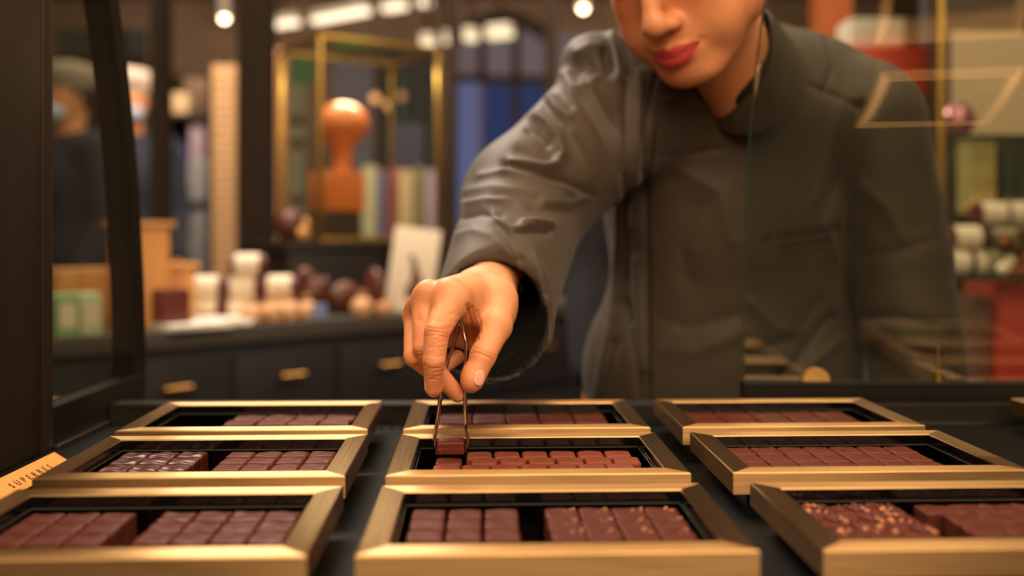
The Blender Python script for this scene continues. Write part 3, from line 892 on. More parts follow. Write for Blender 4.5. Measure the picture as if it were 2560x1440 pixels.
# finger nails: thin curved plates seated on the tips
M['nail'] = mat('fingernail', (232, 172, 150), .25, coat=.4, sss=.1)
def nail(c, down, out, w, l, t=.0014):
    c = Vector(c); dn = Vector(down).normalized(); ou = Vector(out); ou = (ou-dn*ou.dot(dn)).normalized(); sd = dn.cross(ou)
    bm = bmesh.new(); add_ball(bm, (0, 0, 0), 1, 3)
    for v in bm.verts:
        a, b, n = v.co.x, v.co.y, v.co.z
        # squarish outline with a curved cross-section
        a = math.copysign(abs(a)**.8, a); b = math.copysign(abs(b)**.8, b)
        v.co = c+sd*(a*w/2)+dn*(b*l/2)+ou*(n*t*.5-.45*t*a*a)
    return meshobj('fingernail', bm, M['nail'], person, angle=80)
def onto(c, r, out):
    return tuple(Vector(c)+Vector(out).normalized()*r)
J = {k: Vector(v) for k, v in HJ.items()}
oi = Vector((-.30, -1, .05)); nail(onto(J['iT']+Vector((-.0004, 0, .0010)), .0068, oi), J['iT']-J['iD'], oi, .0088, .0118)
ot = Vector((.75, -1, .15)); nail(onto(J['tT']+Vector((.0002, 0, .0014)), .0080, ot), Vector((-.25, -.2, -1)), ot, .0098, .0118)
om = Vector((.0, -1, .05)); nail(onto(J['mT'], .0058, om), J['mT']-J['mD'], om, .0075, .0100)

# ---- jacket
M['jacket'] = mat('charcoal_cotton', (62, 52, 41), .58, var=.05, vscale=30, bump=.12, bscale=1400, sheen=.1, spec=.3)
M['jacket_dark'] = mat('black_knit_and_cuff_shade', (16, 13, 11), .8)
M['thread'] = mat('dark_thread', (10, 8, 6), .8)
def jacket():
    fd = Field((-.16, .79, .84), (.60, 1.42, 1.44), .0036)
    P = lambda x, y, Y: tuple(at(x, y, Y))
    # torso, leaning forward from the hips
    fd.ell((.265, 1.235, 1.175), (.150, .120, .190), 0)
    fd.ell((.285, 1.245, 1.05), (.138, .110, .22), .06)
    fd.ell((.265, 1.25, .93), (.175, .115, .15), .06)
    # shoulders
    fd.cone((.165, 1.165, 1.268), (.420, 1.20, 1.262), .062, .060, .05)
    fd.cone((.22, 1.18, 1.30), (.36, 1.21, 1.30), .050, .050, .04); fd.cone((.315, 1.245, 1.335), (.40, 1.23, 1.300), .042, .045, .03)
    # right sleeve (image left)
    sh = (.140, 1.145, 1.262); el = P(1318, 500, 1.03); cf = P(1226, 800, .872); ce = P(1213, 835, .815)
    fd.cone(sh, el, .078, .064, .035)
    fd.cone(el, cf, .064, .0535, .020)
    fd.cone(cf, ce, .0535, .0535, .004)
    fd.ell(P(1478, 152, 1.125), (.034, .034, .030), .03)
    # pointed fold at the outer side of the cuff
    fd.cone(P(1300, 760, .90), P(1362, 838, .862), .020, .004, .016)
    # left sleeve hanging
    fd.cone((.430, 1.18, 1.245), (.462, 1.17, 1.08), .066, .058, .022)
    fd.cone((.462, 1.17, 1.08), (.470, 1.13, .93), .058, .054, .012)
    # open the cuff
    n = np.array((.03, -1.0, .10)); n /= np.linalg.norm(n)
    c0 = np.array(P(1220, 800, .862))
    fd.half(c0, n, (-.10, .70, .90), (.10, .8665, 1.16)) if False else None
    q = fd.sub(np.array((-.13, .70, .90)), np.array((.10, .93, 1.16))); sl, X, Y, Z = q
    d = (X-c0[0])*n[0]+(Y-c0[1])*n[1]+(Z-c0[2])*n[2]
    fd.comb(sl, (-d).astype(np.float32), 0, 'sub')
    fd.cone(P(1262, 660, .945), cf, .034, .0490, .004, 'sub'); fd.cone(cf, ce, .0500, .0508, .002, 'sub')
    fd.cone(P(1300, 775, .89), P(1350, 828, .850), .017, .004, .006, 'sub')
    # neck opening
    nk = Rn @ np.array((0, -.035, -.11))+HT; nb = Rn @ np.array((0, -.055, -.175))+HT
    fd.cone(tuple(nb), tuple(nk+(nk-nb)*1.2), .043, .050, .006, 'sub')
    V, Q = fd.mesh(); V = relax(V, Q, 2, .5)
    # refine once (Catmull-like linear split) so the folds have enough points
    E = np.sort(np.concatenate([Q[:, [0, 1]], Q[:, [1, 2]], Q[:, [2, 3]], Q[:, [3, 0]]]), axis=1)
    ue, inv = np.unique(E, axis=0, return_inverse=True); inv = inv.reshape(4, -1)
    nV = len(V); mid = (V[ue[:, 0]]+V[ue[:, 1]])/2; cen = V[Q].mean(1)
    ei = inv+nV; ci = np.arange(len(Q))+nV+len(ue)
    Q2 = np.concatenate([np.stack([Q[:, i], ei[i], ci, ei[(i-1) % 4]], 1) for i in range(4)])
    V = np.concatenate([V, mid, cen]); Q = Q2; V = relax(V, Q, 2, .5)
    N = normals(V, Q)
    x, y = proj(V)
    view = -V.copy(); view[:, 2] += CZ; view /= np.linalg.norm(view, axis=1)[:, None]
    fac = np.clip((N*view).sum(1)*3+.25, 0, 1)
    out = np.zeros(len(V))
    def F_(pts, w, a, asym=0):
        nonlocal out
        d = polydist(x, y, pts); out += a*1.15*np.exp(-(d/(w*.9))**1.5)
    mm_ = .001
    arm = [
     ([(1342, 295), (1368, 312), (1392, 347), (1402, 385), (1388, 413), (1361, 420), (1312, 412), (1278, 408)], 13, 7*mm_),
     ([(1323, 323), (1345, 335), (1368, 360)], 12, -5*mm_),
     ([(1300, 372), (1340, 385), (1372, 392)], 12, -3.5*mm_),
     ([(1262, 410), (1347, 432), (1416, 450), (1485, 488)], 10, -6*mm_),
     ([(1262, 434), (1340, 455), (1430, 478)], 14, 3*mm_),
     ([(1416, 190), (1434, 222), (1456, 222)], 17, 5.5*mm_),
     ([(1404, 236), (1425, 262)], 12, -3*mm_),
     ([(1530, 92), (1540, 140), (1548, 190)], 15, 6*mm_),
     ([(1512, 128), (1520, 176)], 12, -6*mm_), ([(1562, 110), (1574, 170)], 10, -4*mm_),
     ([(1448, 132), (1475, 118), (1500, 120)], 17, 5*mm_),
     ([(1442, 178), (1470, 160), (1488, 172)], 15, -4.5*mm_), ([(1480, 205), (1496, 190)], 12, 3*mm_),
     ([(1375, 243), (1389, 267), (1422, 297)], 9, 4.5*mm_), ([(1362, 262), (1385, 292), (1420, 320)], 9, -4*mm_),
     ([(1445, 240), (1500, 330), (1550, 440)], 14, -2.5*mm_), ([(1480, 230), (1530, 320), (1570, 430)], 14, 2.5*mm_),
     ([(1410, 310), (1450, 380), (1480, 440)], 14, 2*mm_),
     ([(1119, 530), (1150, 510), (1217, 498), (1262, 505)], 11, 4*mm_), ([(1130, 550), (1200, 532), (1250, 540)], 11, -3*mm_),
     ([(1231, 535), (1279, 576), (1328, 568)], 9, 3.5*mm_), ([(1309, 560), (1345, 556), (1378, 562)], 9, 5*mm_),
     ([(1290, 582), (1330, 578), (1372, 580)], 9, -4.5*mm_), ([(1240, 560), (1275, 600), (1300, 650)], 10, -2*mm_),
     ([(1150, 480), (1230, 468), (1330, 480), (1400, 492)], 14, 2.5*mm_), ([(1170, 500), (1260, 486), (1340, 500)], 10, -2*mm_),
     ([(1286, 583), (1330, 620), (1352, 680), (1362, 760)], 12, 2.5*mm_),
     ([(1110, 600), (1180, 575), (1230, 590), (1280, 640)], 14, 2*mm_),
     ([(1330, 520), (1420, 530), (1478, 505)], 13, -2.5*mm_), ([(1360, 505), (1430, 508), (1480, 490)], 11, 2.5*mm_),
     ([(1200, 440), (1260, 430), (1320, 445)], 12, 2.5*mm_),
    ]
    for pts, w, a in arm: F_(pts, w, a)
    tor = [
     ([(1640, 190), (1620, 300), (1612, 420), (1617, 1000)], 7, -4*mm_),
     ([(1600, 180), (1590, 400), (1585, 560)], 13, 4*mm_), ([(1568, 180), (1565, 420), (1560, 560), (1570, 800)], 12, -5*mm_),
     ([(1545, 300), (1545, 600), (1530, 800), (1490, 1000)], 13, 4*mm_),
     ([(1590, 650), (1600, 800), (1612, 920)], 14, 4*mm_), ([(1560, 760), (1590, 900), (1600, 1000)], 14, -4*mm_),
     ([(1535, 860), (1500, 1000)], 12, -4*mm_),
     ([(1620, 385), (1700, 392), (1800, 372)], 9, -1.6*mm_), ([(1660, 250), (1760, 268), (1840, 262)], 8, 3*mm_),
     ([(1640, 790), (1720, 820), (1840, 790)], 24, -1.8*mm_), ([(1650, 870), (1740, 880), (1860, 830)], 26, 1.8*mm_),
     ([(1900, 990), (2000, 900), (2080, 790)], 16, -5*mm_), ([(1930, 1000), (2040, 900), (2100, 850)], 14, 4*mm_),
     ([(1880, 760), (1940, 820), (2000, 830)], 20, 3*mm_), ([(1880, 880), (1980, 850), (2050, 760)], 20, -3*mm_),
     ([(2065, 560), (2090, 660), (2080, 780)], 14, 4*mm_), ([(2065, 90), (2085, 160), (2060, 230)], 8, -2.5*mm_),
     ([(2010, 205), (2090, 240), (2150, 270)], 9, -3*mm_), ([(2150, 260), (2120, 380), (2070, 520)], 14, -5*mm_),
     ([(2110, 250), (2070, 380), (2040, 500)], 16, 3*mm_), ([(2190, 300), (2160, 420), (2130, 560)], 14, 3*mm_),
     ([(1690, 420), (1800, 480), (1830, 600)], 24, 2.5*mm_), ([(1740, 520), (1700, 620), (1720, 700)], 26, -2.5*mm_),
     ([(2150, 640), (2230, 632), (2330, 600)], 20, -1.6*mm_), ([(2140, 800), (2230, 790), (2340, 812)], 17, -3*mm_),
     ([(2140, 850), (2240, 845), (2340, 870)], 18, 3*mm_), ([(2160, 470), (2220, 520), (2260, 600)], 22, 2*mm_), ([(2250, 330), (2290, 430), (2310, 560)], 20, -2*mm_),
    ]
    for pts, w, a in tor: F_(pts, w, a)
    # soft irregular cloth undulation everywhere
    r2 = np.random.default_rng(3)
    nz = np.zeros(len(V))
    for _ in range(14):
        kv = r2.normal(size=3); kv /= np.linalg.norm(kv); fr = r2.uniform(35, 110)
        nz += np.sin(V@kv*fr+r2.uniform(0, 6.3)+1.4*np.sin(V@r2.normal(size=3)*14))/fr*40
    out2 = nz*.00028
    V = V+N*((out*fac)+out2)[:, None]
    V = relax(V, Q, 1, .4)
    return V, Q
JV, JQ = jacket()
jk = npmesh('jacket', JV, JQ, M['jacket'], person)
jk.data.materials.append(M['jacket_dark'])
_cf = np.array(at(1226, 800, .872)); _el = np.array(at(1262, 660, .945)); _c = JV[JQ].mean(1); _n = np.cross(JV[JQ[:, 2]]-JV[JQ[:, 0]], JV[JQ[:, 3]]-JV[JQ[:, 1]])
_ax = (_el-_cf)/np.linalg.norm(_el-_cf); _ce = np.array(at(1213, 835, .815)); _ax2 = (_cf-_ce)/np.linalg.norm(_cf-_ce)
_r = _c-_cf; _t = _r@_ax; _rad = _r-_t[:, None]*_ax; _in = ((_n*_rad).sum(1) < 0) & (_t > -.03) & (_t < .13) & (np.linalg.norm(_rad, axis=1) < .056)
_mi = np.zeros(len(JQ), np.int32); _mi[_in] = 1; jk.data.polygons.foreach_set('material_index', _mi); jk['label'] = 'charcoal cotton chef jacket'  # shade inside the cuff painted on its inner faces with the dark material
bvh = BVHTree.FromPolygons([Vector(v) for v in JV], JQ.tolist())
def onjacket(px, py, off=.0006):
    d = Vector(((px-1280)/F, 1, -(py-HY)/F)).normalized()
    h_ = bvh.ray_cast(Vector((0, .0, CZ))+d*.95, d)
    if h_[0] is None: return None, None
    nrm = h_[1] if h_[1].dot(d) < 0 else -h_[1]
    return h_[0]+nrm*off, nrm
# stitched lettering on the chest follows the cloth
def embroider(s, size_px, cx, cy, slant, sp=1.15, curve=0):
    me = text_mesh(s, 1.0, 0, sp, bold=.022)
    xs = [v.co.x for v in me.vertices]; mid = (min(xs)+max(xs))/2
    ok = True
    for v in me.vertices:
        u = (v.co.x-mid)*size_px; w = v.co.y*size_px
        p, n_ = onjacket(cx+u, cy-w+slant*u+curve*u*u*.001, .0016)
        if p is None: p = v.co*0+Vector(at(cx+u, cy-w, 1.15)); ok = False
        v.co = p
    me.materials.append(M['thread'])
    o = bpy.data.objects.new('embroidery', me); COL.objects.link(o); o.parent = jk; return o
embroider('LE CHOCOLAT', 27, 2002, 580, -.14, 1.12, -.3)
embroider('ALAIN DUCASSE', 15.5, 2010, 606, -.14, 1.2, -.3)
embroider('MANUFACTURE À PARIS', 9, 2008, 628, -.14, 1.15, -.3)
# placket strip with its stitched edge: a narrow ribbon laid on the cloth
def ribbon_on(pts, wpx, m, name, parent, off=.001):
    bm = bmesh.new(); rows = []
    for i in range(len(pts)-1):
        for s_ in range(10):
            t = s_/10; px = pts[i][0]*(1-t)+pts[i+1][0]*t; py = pts[i][1]*(1-t)+pts[i+1][1]*t
            a, _ = onjacket(px-wpx/2, py, off); b, _ = onjacket(px+wpx/2, py, off); c, _ = onjacket(px, py, off*2)
            if a and b and c: rows.append([bm.verts.new(a), bm.verts.new(c), bm.verts.new(b)])
    for a, b in zip(rows, rows[1:]):
        for i in range(2): bm.faces.new((a[i], a[i+1], b[i+1], b[i]))
    return meshobj(name, bm, m, parent, angle=80)
ribbon_on([(1640, 300), (1626, 420), (1630, 700), (1632, 985)], 4, M['jacket_dark'], 'placket_seam', jk)
# stand collar: an open band around the neck, crossing in front
def collar():
    bm = bmesh.new(); n = 56
    nb = Vector(Rn @ np.array((0, -.055, -.165))+HT); ax = Vector(Rn @ np.array((0, .25, 1))).normalized()
    fw = Vector(Rn @ np.array((0, 1, 0))); fw = (fw-ax*fw.dot(ax)).normalized(); sd = ax.cross(fw)
    rows = []
    for i in range(n+1):
        t = -math.pi*1.04+2.08*math.pi*i/n
        rr = .051+.003*math.sin(3*t)+.002*(i/n)
        c = math.cos(t); s_ = math.sin(t)
        dirv = fw*c+sd*s_
        b0 = nb+dirv*(rr+.010)-ax*(.026+.010*max(0, c))
        b1 = nb+dirv*(rr-.005)+ax*(.048-.030*max(0, c+.35)**1.4)
        rows.append([bm.verts.new(q) for q in (b0+dirv*.0015, b1+dirv*.0015, b1-dirv*.0015, b0-dirv*.0015)])
    for a, b in zip(rows, rows[1:]):
        for i in range(4): bm.faces.new((a[i], a[(i+1) % 4], b[(i+1) % 4], b[i]))
    bm.faces.new(rows[0][::-1]); bm.faces.new(rows[-1])
    return bm
meshobj('collar', collar(), M['jacket'], jk, angle=70)
# dark shirt seen at the neck and inside the cuff
fd = Field((.05, 1.0, 1.12), (.48, 1.36, 1.40), .006)
nb = Rn @ np.array((0, -.055, -.165))+HT
fd.cone(tuple(nb-np.array((0, 0, .0))), tuple(np.array((.28, 1.25, 1.20))), .051, .05, 0)
v_, q_ = fd.mesh(); npmesh('undershirt', v_, q_, M['jacket_dark'], person)
def sleeve_lining():
    fd = Field((-.10, .84, .97), (.08, 1.0, 1.12), .0035)
    a0 = at(1216, 742, .848); a1 = at(1226, 705, .95)
    fd.cone(tuple(a0), tuple(a1), .0285, .034, 0)
    c0 = np.array(a0)
    q = fd.sub(np.array((-.2, .7, .9)), np.array((.2, 1.1, 1.2))); sl, X, Y, Z = q
    fd.comb(sl, ((Y-(.852))).astype(np.float32)*1.0, 0, 'sub')
    fd.cone(tuple(a0-Vector((0, .05, 0))), tuple(a1), .0262, .031, 0, 'sub')
    return fd.mesh()
v_, q_ = sleeve_lining(); 
if len(v_): npmesh('shirt_cuff', v_, q_, M['jacket_dark'], person)

# ---- hair gathered back
def hair():
    fd = Field((-.12, -.20, -.12), (.12, .10, .14), .004)
    fd.ell((0, -.026, .038), (.080, .096, .086), 0)
    fd.ell((0, .0, .05), (.075, .080, .070), .02)
    fd.ell((0, -.125, .02), (.038, .034, .040), .012)
    for s in (-1, 1): fd.cone((s*.070, -.004, .03), (s*.066, -.040, -.055), .016, .014, .02)
    fd.ell((0, .090, -.005), (.060, .058, .062), .010, 'sub')
    fd.ell((0, .075, -.075), (.075, .085, .060), .010, 'sub')
    V, Q = fd.mesh(); V = relax(V, Q, 2)
    V = V+normals(V, Q)*(.0008*np.sin(V[:, 0]*700))[:, None]
    return (V*HS) @ Rn.T+HT, Q
M['hair'] = mat('black_hair', (14, 11, 10), .38, var=.3, vscale=300, stretch=(8, 1, 1))
v_, q_ = hair(); npmesh('hair', v_, q_, M['hair'], person)['label'] = 'black hair pinned back'
# ---- trousers and shoes
M['trouser'] = mat('black_trousers', (26, 25, 28), .8)
fd = Field((.05, 1.05, .02), (.50, 1.50, 1.0), .012)
fd.ell((.28, 1.28, .88), (.165, .115, .13), 0)
for s in (-1, 1): fd.cone((.28+s*.085, 1.29, .82), (.28+s*.10, 1.30, .12), .088, .055, .03)
v_, q_ = fd.mesh(); npmesh('trousers', v_, q_, M['trouser'], person)
for s in (-1, 1):
    f2 = Field((.0, 1.0, -.01), (.60, 1.5, .2), .008)
    f2.ell((.28+s*.10, 1.24, .045), (.048, .125, .045), 0); f2.half((0, 0, .004), (0, 0, -1), (.0, 1.0, -.01), (.6, 1.5, .2))
    v_, q_ = f2.mesh(); npmesh('shoe', v_, q_, M['jacket_dark'], person)
# ------------------------------------------------------------ back counter
mk = lambda n, c, r=.6, **k: mat(n, c, r, **k)
M['cab'] = mk('navy_black_cabinet', (34, 33, 38), .55, var=.1, vscale=3)
M['cabtop'] = mk('dark_stone_top', (74, 70, 66), .35)
M['bshelf'] = mk('black_wood', (24, 20, 17), .5)
bdir = Vector((.733, .68, 0)).normalized()
bn = Vector((bdir.y, -bdir.x, 0))       # towards the shop
BO = Vector((-.76, 2.07, 0))
RB = math.atan2(bdir.y, bdir.x)
def bp_(s, d, z=0): return BO+bdir*s-bn*d+Vector((0, 0, z))
bc = thing('back_counter', 'dark cabinet counter behind the person, with small brass drawer pulls', 'counter', BO, RB)
def loc_box(x0, x1, y0, y1, z0, z1, bev=.002): return bx(x0, x1, y0, y1, z0, z1, bev)
meshobj('cabinet_body', loc_box(-.95, 1.45, .02, .62, .06, .855), M['cab'], bc)
meshobj('plinth', loc_box(-.93, 1.43, .06, .60, 0, .06), M['bshelf'], bc)
meshobj('worktop', loc_box(-.97, 1.47, 0, .64, .86, .90), M['cabtop'], bc)
for i in range(8):
    x0 = -.9195+i*.277
    d = meshobj('drawer', loc_box(x0+.005, x0+.272, .006, .02, .66, .835), M['cab'], bc)
    hb = bmesh.new(); add_cyl(hb, (x0+.108, -.016, .776), (x0+.169, -.016, .776), .008, n=14)
    for q in (.118, .159): add_cyl(hb, (x0+q, -.014, .776), (x0+q, .008, .776), .005, n=10)
    meshobj('drawer_pull', hb, M['brass_shiny'], d)
    meshobj('cupboard_door', loc_box(x0+.005, x0+.272, .006, .02, .08, .645), M['cab'], bc)
CTZ = .90
def on(px, Yoff=0, py=None):
    """point on the back counter top at view column px, Yoff metres behind its front edge line"""
    k = (px-1280)/F
    # BO + s*bdir - Yoff*bn  with x = k*y
    bx_, by_ = BO.x-bn.x*Yoff, BO.y-bn.y*Yoff
    s_ = (k*by_-bx_)/(bdir.x-k*bdir.y)
    return Vector((bx_+bdir.x*s_, by_+bdir.y*s_, CTZ))
def place_box(name, px, off, w, d, h, m, label, cat, rz=None, bev=.002, z=0, group=None, parts=None):
    p = on(px, off)
    o = meshobj(name, bx(-w/2, w/2, -d/2, d/2, 0, h, bev), m, loc=(p.x, p.y, p.z+z)); o.rotation_euler = (0, 0, RB if rz is None else rz)
    if label: tag(o, label, cat, group)
    return o
M['kraft'] = mk('light_wood', (206, 148, 88), .6, var=.12, vscale=6, stretch=(6, 6, .6))
M['mint'] = mk('mint_card', (140, 178, 128), .6)
M['cream'] = mk('cream_paper', (225, 212, 188), .7)
M['white'] = mk('white_card', (228, 222, 210), .7)
M['maroon'] = mk('maroon_wrap', (92, 40, 32), .45)
M['choc_obj'] = mk('moulded_chocolate', (86, 44, 32), .4)
M['gold'] = mk('gold_ribbon', (206, 156, 92), .45, metal=.3)
M['blue'] = mk('blue_card', (120, 140, 185), .6)
# tall wooden risers on the left
def riser(px, off, w, d, h, label):
    p = on(px, off)
    t = thing('wooden_riser', label, 'display riser', (p.x, p.y, p.z), RB, None)
    meshobj('board', bx(-w/2, w/2, -d/2, d/2, 0, h, .003), M['kraft'], t)
    meshobj('shelf', bx(-w/2-.01, w/2+.01, -d/2-.01, d/2+.01, h, h+.012, .002), M['kraft'], t)
riser(348, .12, .115, .06, .222, 'tall pale wooden display riser on the back counter behind the curved frame')
riser(440, .20, .065, .06, .125, 'short pale wooden display riser right of the tall one')
place_box('gift_box', 428, .06, .065, .05, .085, M['maroon'], 'plum coloured gift box leaning against the wooden risers', 'box')
def carton(px, label, c1):
    o = place_box('carton', px, .05, .043, .05, .085, c1, label, 'box')
    meshobj('carton_label', bx(-.016, .016, -.0262, -.0252, .018, .066), M['cream'], o)
    return o
carton(160, 'green carton on the back counter seen through the left glass, beside the post', M['mint'])
carton(218, 'pale green carton on the back counter, right of the green one', mk('pale_green_card', (196, 208, 170), .6))
place_box('wicker_block', 200, .22, .12, .08, .13, M['kraft'], 'tan display block behind the green cartons', 'display block')
# leaflets
for i, (px, off, rz, w, lab) in enumerate(((480, .03, RB+.05, .14, 'flat stack of white leaflets on the back counter'), (560, .10, RB-.55, .13, 'white leaflets fanned diagonally beside the chocolate rolls'))):
    p = on(px, off); bm = bmesh.new()
    for k in range(5):
        q = bx(-w/2, w/2, -.05, .05, 0, .002)
        me_ = bpy.data.meshes.new('t'); q.to_mesh(me_); q.free()
        me_.transform(Matrix.Translation((0, 0, .0022*k)) @ Matrix.Rotation(.06*k*(1 if i else .4), 4, 'Z')); bm.from_mesh(me_); bpy.data.meshes.remove(me_)
    o = meshobj('leaflet_stack', bm, M['white'], loc=p); o.rotation_euler = (0, 0, rz); tag(o, lab, 'leaflets')
# wrapped rolls: maroon tubes with a cream band
def roll_proto(L=.105, r=.027):
    t = thing('wrapped_roll', 'x', 'chocolate roll')
    bm = bmesh.new(); add_cyl(bm, (-L/2, 0, r), (L/2, 0, r), r, n=28)
    bmesh.ops.bevel(bm, geom=[e for e in bm.edges if len(e.link_faces) == 2 and e.calc_face_angle(0) > 1], offset=.004, segments=2, affect='EDGES')
    meshobj('wrapper', bm, M['maroon'], t)
    bm = bmesh.new(); add_cyl(bm, (-L*.33, 0, r), (L*.33, 0, r), r+.0008, n=28, cap=False); meshobj('paper_band', bm, M['cream'], t)
    return t
rp = roll_proto(.084, .0262)
def copy_tree(o, parent=None):
    c = o.copy(); COL.objects.link(c)
    if parent: c.parent = parent
    for ch_ in list(o.children): copy_tree(ch_, c)
    return c
first = [True]
def roll(pos, rz, label, group, sc=1):
    if first[0]: t = rp; first[0] = False
    else: t = copy_tree(rp)
    t.location = pos; t.rotation_euler = (0, 0, rz); t.scale = (sc, sc, sc); t['label'] = label; t['group'] = group; return t
G = 'cream banded rolls piled on the back counter'
base = on(605, .15); RR = .054
for lv, items in enumerate((((-.085, 'bottom left roll'), (.0, 'bottom middle roll'), (.085, 'bottom right roll')), ((-.082, 'left roll of the middle layer'), (.004, 'middle roll of the middle layer'), (.090, 'right roll of the middle layer')), ((.015, 'single roll on top'),))):
    for s_, nm in items:
        q = base+Vector((1, .10, 0))*s_; roll((q.x, q.y, CTZ+lv*RR*.98), .10, f'{nm} in the cream banded pile on the back counter', G)
# gold tied bags of nuts
def bag(px, off, label, r=.030, c=(196, 140, 84)):
    p = on(px, off); t = thing('sweet_bag', label, 'bag', (p.x, p.y, p.z), 0, 'gold tied bags on the back counter')
    bm = bmesh.new(); add_lathe(bm, [(r*.7, 0), (r, r*.4), (r*1.05, r*.9), (r*.7, r*1.5), (r*.28, r*1.75), (r*.5, r*2.2)], 18)
    meshobj('clear_wrap', bm, mk('nut_filling', c, .45, var=.15, vscale=60, col2=(232, 186, 140)), t)
    bm = bmesh.new(); add_cyl(bm, (0, 0, r*1.66), (0, 0, r*1.86), r*.36, n=16); meshobj('ribbon', bm, M['gold'], t)
bag(632, .06, 'gold tied bag of nuts left of the row, in front of the rolls', .026, (196, 138, 96))
bag(680, .055, 'gold tied bag of nuts in the middle of the row', .028)
bag(722, .055, 'pinkish gold tied bag of nuts, third of the row', .028, (210, 150, 110))
bag(765, .06, 'gold tied bag of nuts at the right end of the row', .026, (196, 142, 98))
bag(905, .04, 'small gold wrapped figure right of the blue card', .028, (204, 146, 98))
bag(958, .03, 'orange brown wrapped figure near the white card', .022, (190, 104, 52))
place_box('small_card', 800, .03, .035, .012, .035, M['blue'], 'small pale blue card at the counter edge', 'card')
# moulded chocolate pieces
def mould(px, off, w, h, label, kind, z=0):
    p = on(px, off); bm = bmesh.new()
    if kind == 'hen':
        add_ball(bm, (0, 0, h*.42), h*.42, 3, (w/h*1.1, .8, 1)); add_ball(bm, (-w*.22, 0, h*.80), h*.2, 2); add_cyl(bm, (w*.25, 0, h*.5), (w*.55, 0, h*.75), h*.16, h*.05, 12)
    else:
        add_ball(bm, (0, 0, h*.5), h*.5, 3, (w/h, .7, 1))
    o = meshobj('moulded_chocolate', bm, M['choc_obj'], loc=(p.x, p.y, p.z+z)); o.rotation_euler = (0, 0, RB)
    tag(o, label, 'chocolate figure'); return o
mould(778, .14, .085, .125, 'dark moulded chocolate hen between the rolls and the black box', 'hen')
mould(862, .12, .10, .085, 'long dark moulded chocolate figure behind the gold wrapped one', 'egg')
mould(935, .06, .040, .12, 'upright dark chocolate figure beside the white card', 'egg')
# printed card stand
p = on(1018, .05); t = thing('card_stand', 'tilted white card with a dark drawing standing on the back counter', 'card', (p.x, p.y, p.z), -.02)
bm = bx(-.062, .062, -.003, .003, 0, .225, .001); bmesh.ops.rotate(bm, cent=(0, 0, 0), matrix=Matrix.Rotation(.12, 3, 'Y') @ Matrix.Rotation(-.15, 3, 'X'), verts=bm.verts)
meshobj('card', bm, M['cream'], t)
bm = bmesh.new()
for (x_, z_, a_, b_) in ((.004, .055, .018, .022), (.012, .085, .016, .026), (.004, .12, .010, .018), (-.006, .145, .008, .010)):
    add_ball(bm, (x_, 0, z_), 1, 2, (a_, .001, b_))
bmesh.ops.rotate(bm, cent=(0, 0, 0), matrix=Matrix.Rotation(.12, 3, 'Y') @ Matrix.Rotation(-.15, 3, 'X'), verts=bm.verts)
bmesh.ops.translate(bm, vec=(0, -.0045, 0), verts=bm.verts); meshobj('drawing', bm, mk('brown_print', (92, 58, 46), .8), t)
# black pedestal carrying the brass framed glass cabinet
A = Vector((-.509, 2.60)); e1 = Vector((.298, .195)).normalized(); e2 = Vector((-e1.y, e1.x))
rz = math.atan2(e1.y, e1.x); Wc, Dc, Hc, zb = .356, .30, .540, 1.085
pd = thing('pedestal', 'black box pedestal under the brass framed glass cabinet', 'pedestal', (A.x, A.y, CTZ), rz)
meshobj('box', bx(-.10, Wc-.02, -.03, Dc, 0, .160, .002), M['bshelf'], pd)
meshobj('top_board', bx(-.11, Wc-.01, -.04, Dc+.01, .160, zb-CTZ, .002), M['bshelf'], pd)
gc = thing('glass_cabinet', 'brass framed glass display cabinet on a black pedestal, with the orange lamp shape inside', 'display cabinet', (A.x, A.y, zb), rz)
b_ = .012
for (x, y, nm) in ((0, 0, ''), (Wc, 0, ''), (0, Dc, ''), (Wc, Dc, '')):
    meshobj('corner_post', bx(x-b_/2, x+b_/2, y-b_/2, y+b_/2, 0, Hc, .001), M['brass_old'], gc)
for z in (0, Hc):
    for y in (0, Dc): meshobj('frame_rail', bx(0, Wc, y-b_/2, y+b_/2, z-b_/2*0, z+b_, .001), M['brass_old'], gc)
    for x in (0, Wc): meshobj('frame_rail', bx(x-b_/2, x+b_/2, 0, Dc, z, z+b_, .001), M['brass_old'], gc)
meshobj('glass_pane', bx(0, Wc, 0, .003, b_, Hc), M['glass'], gc); meshobj('glass_pane', bx(0, .003, 0, Dc, b_, Hc), M['glass'], gc)
meshobj('base_board', bx(0, Wc, 0, Dc, 0, .008), M['brass_old'], gc)
# orange shape inside
M['orange'] = mk('orange_lacquer', (255, 138, 76), .3, coat=.4)
q = Vector((A.x, A.y, 0)).to_3d()+Vector((*(e1*.092+e2*.10), 0))
oz = thing('orange_sculpture', 'glossy orange mushroom shape on an orange block inside the glass cabinet', 'sculpture', (q.x, q.y, zb+.0085), rz)
meshobj('block', bx(-.070, .062, -.05, .05, .075, .185, .008), M['orange'], oz)
meshobj('stand', bx(-.060, .052, -.045, .045, 0, .075, .003), mk('smoky_stand', (70, 56, 56), .4), oz)
bm = bmesh.new(); add_lathe(bm, [(.030, .183), (.026, .215), (.030, .255), (.052, .275), (.072, .300), (.074, .325), (.062, .355), (.036, .375), (.006, .381)], 28, (.016, 0, 0))
meshobj('cap', bm, M['orange'], oz)
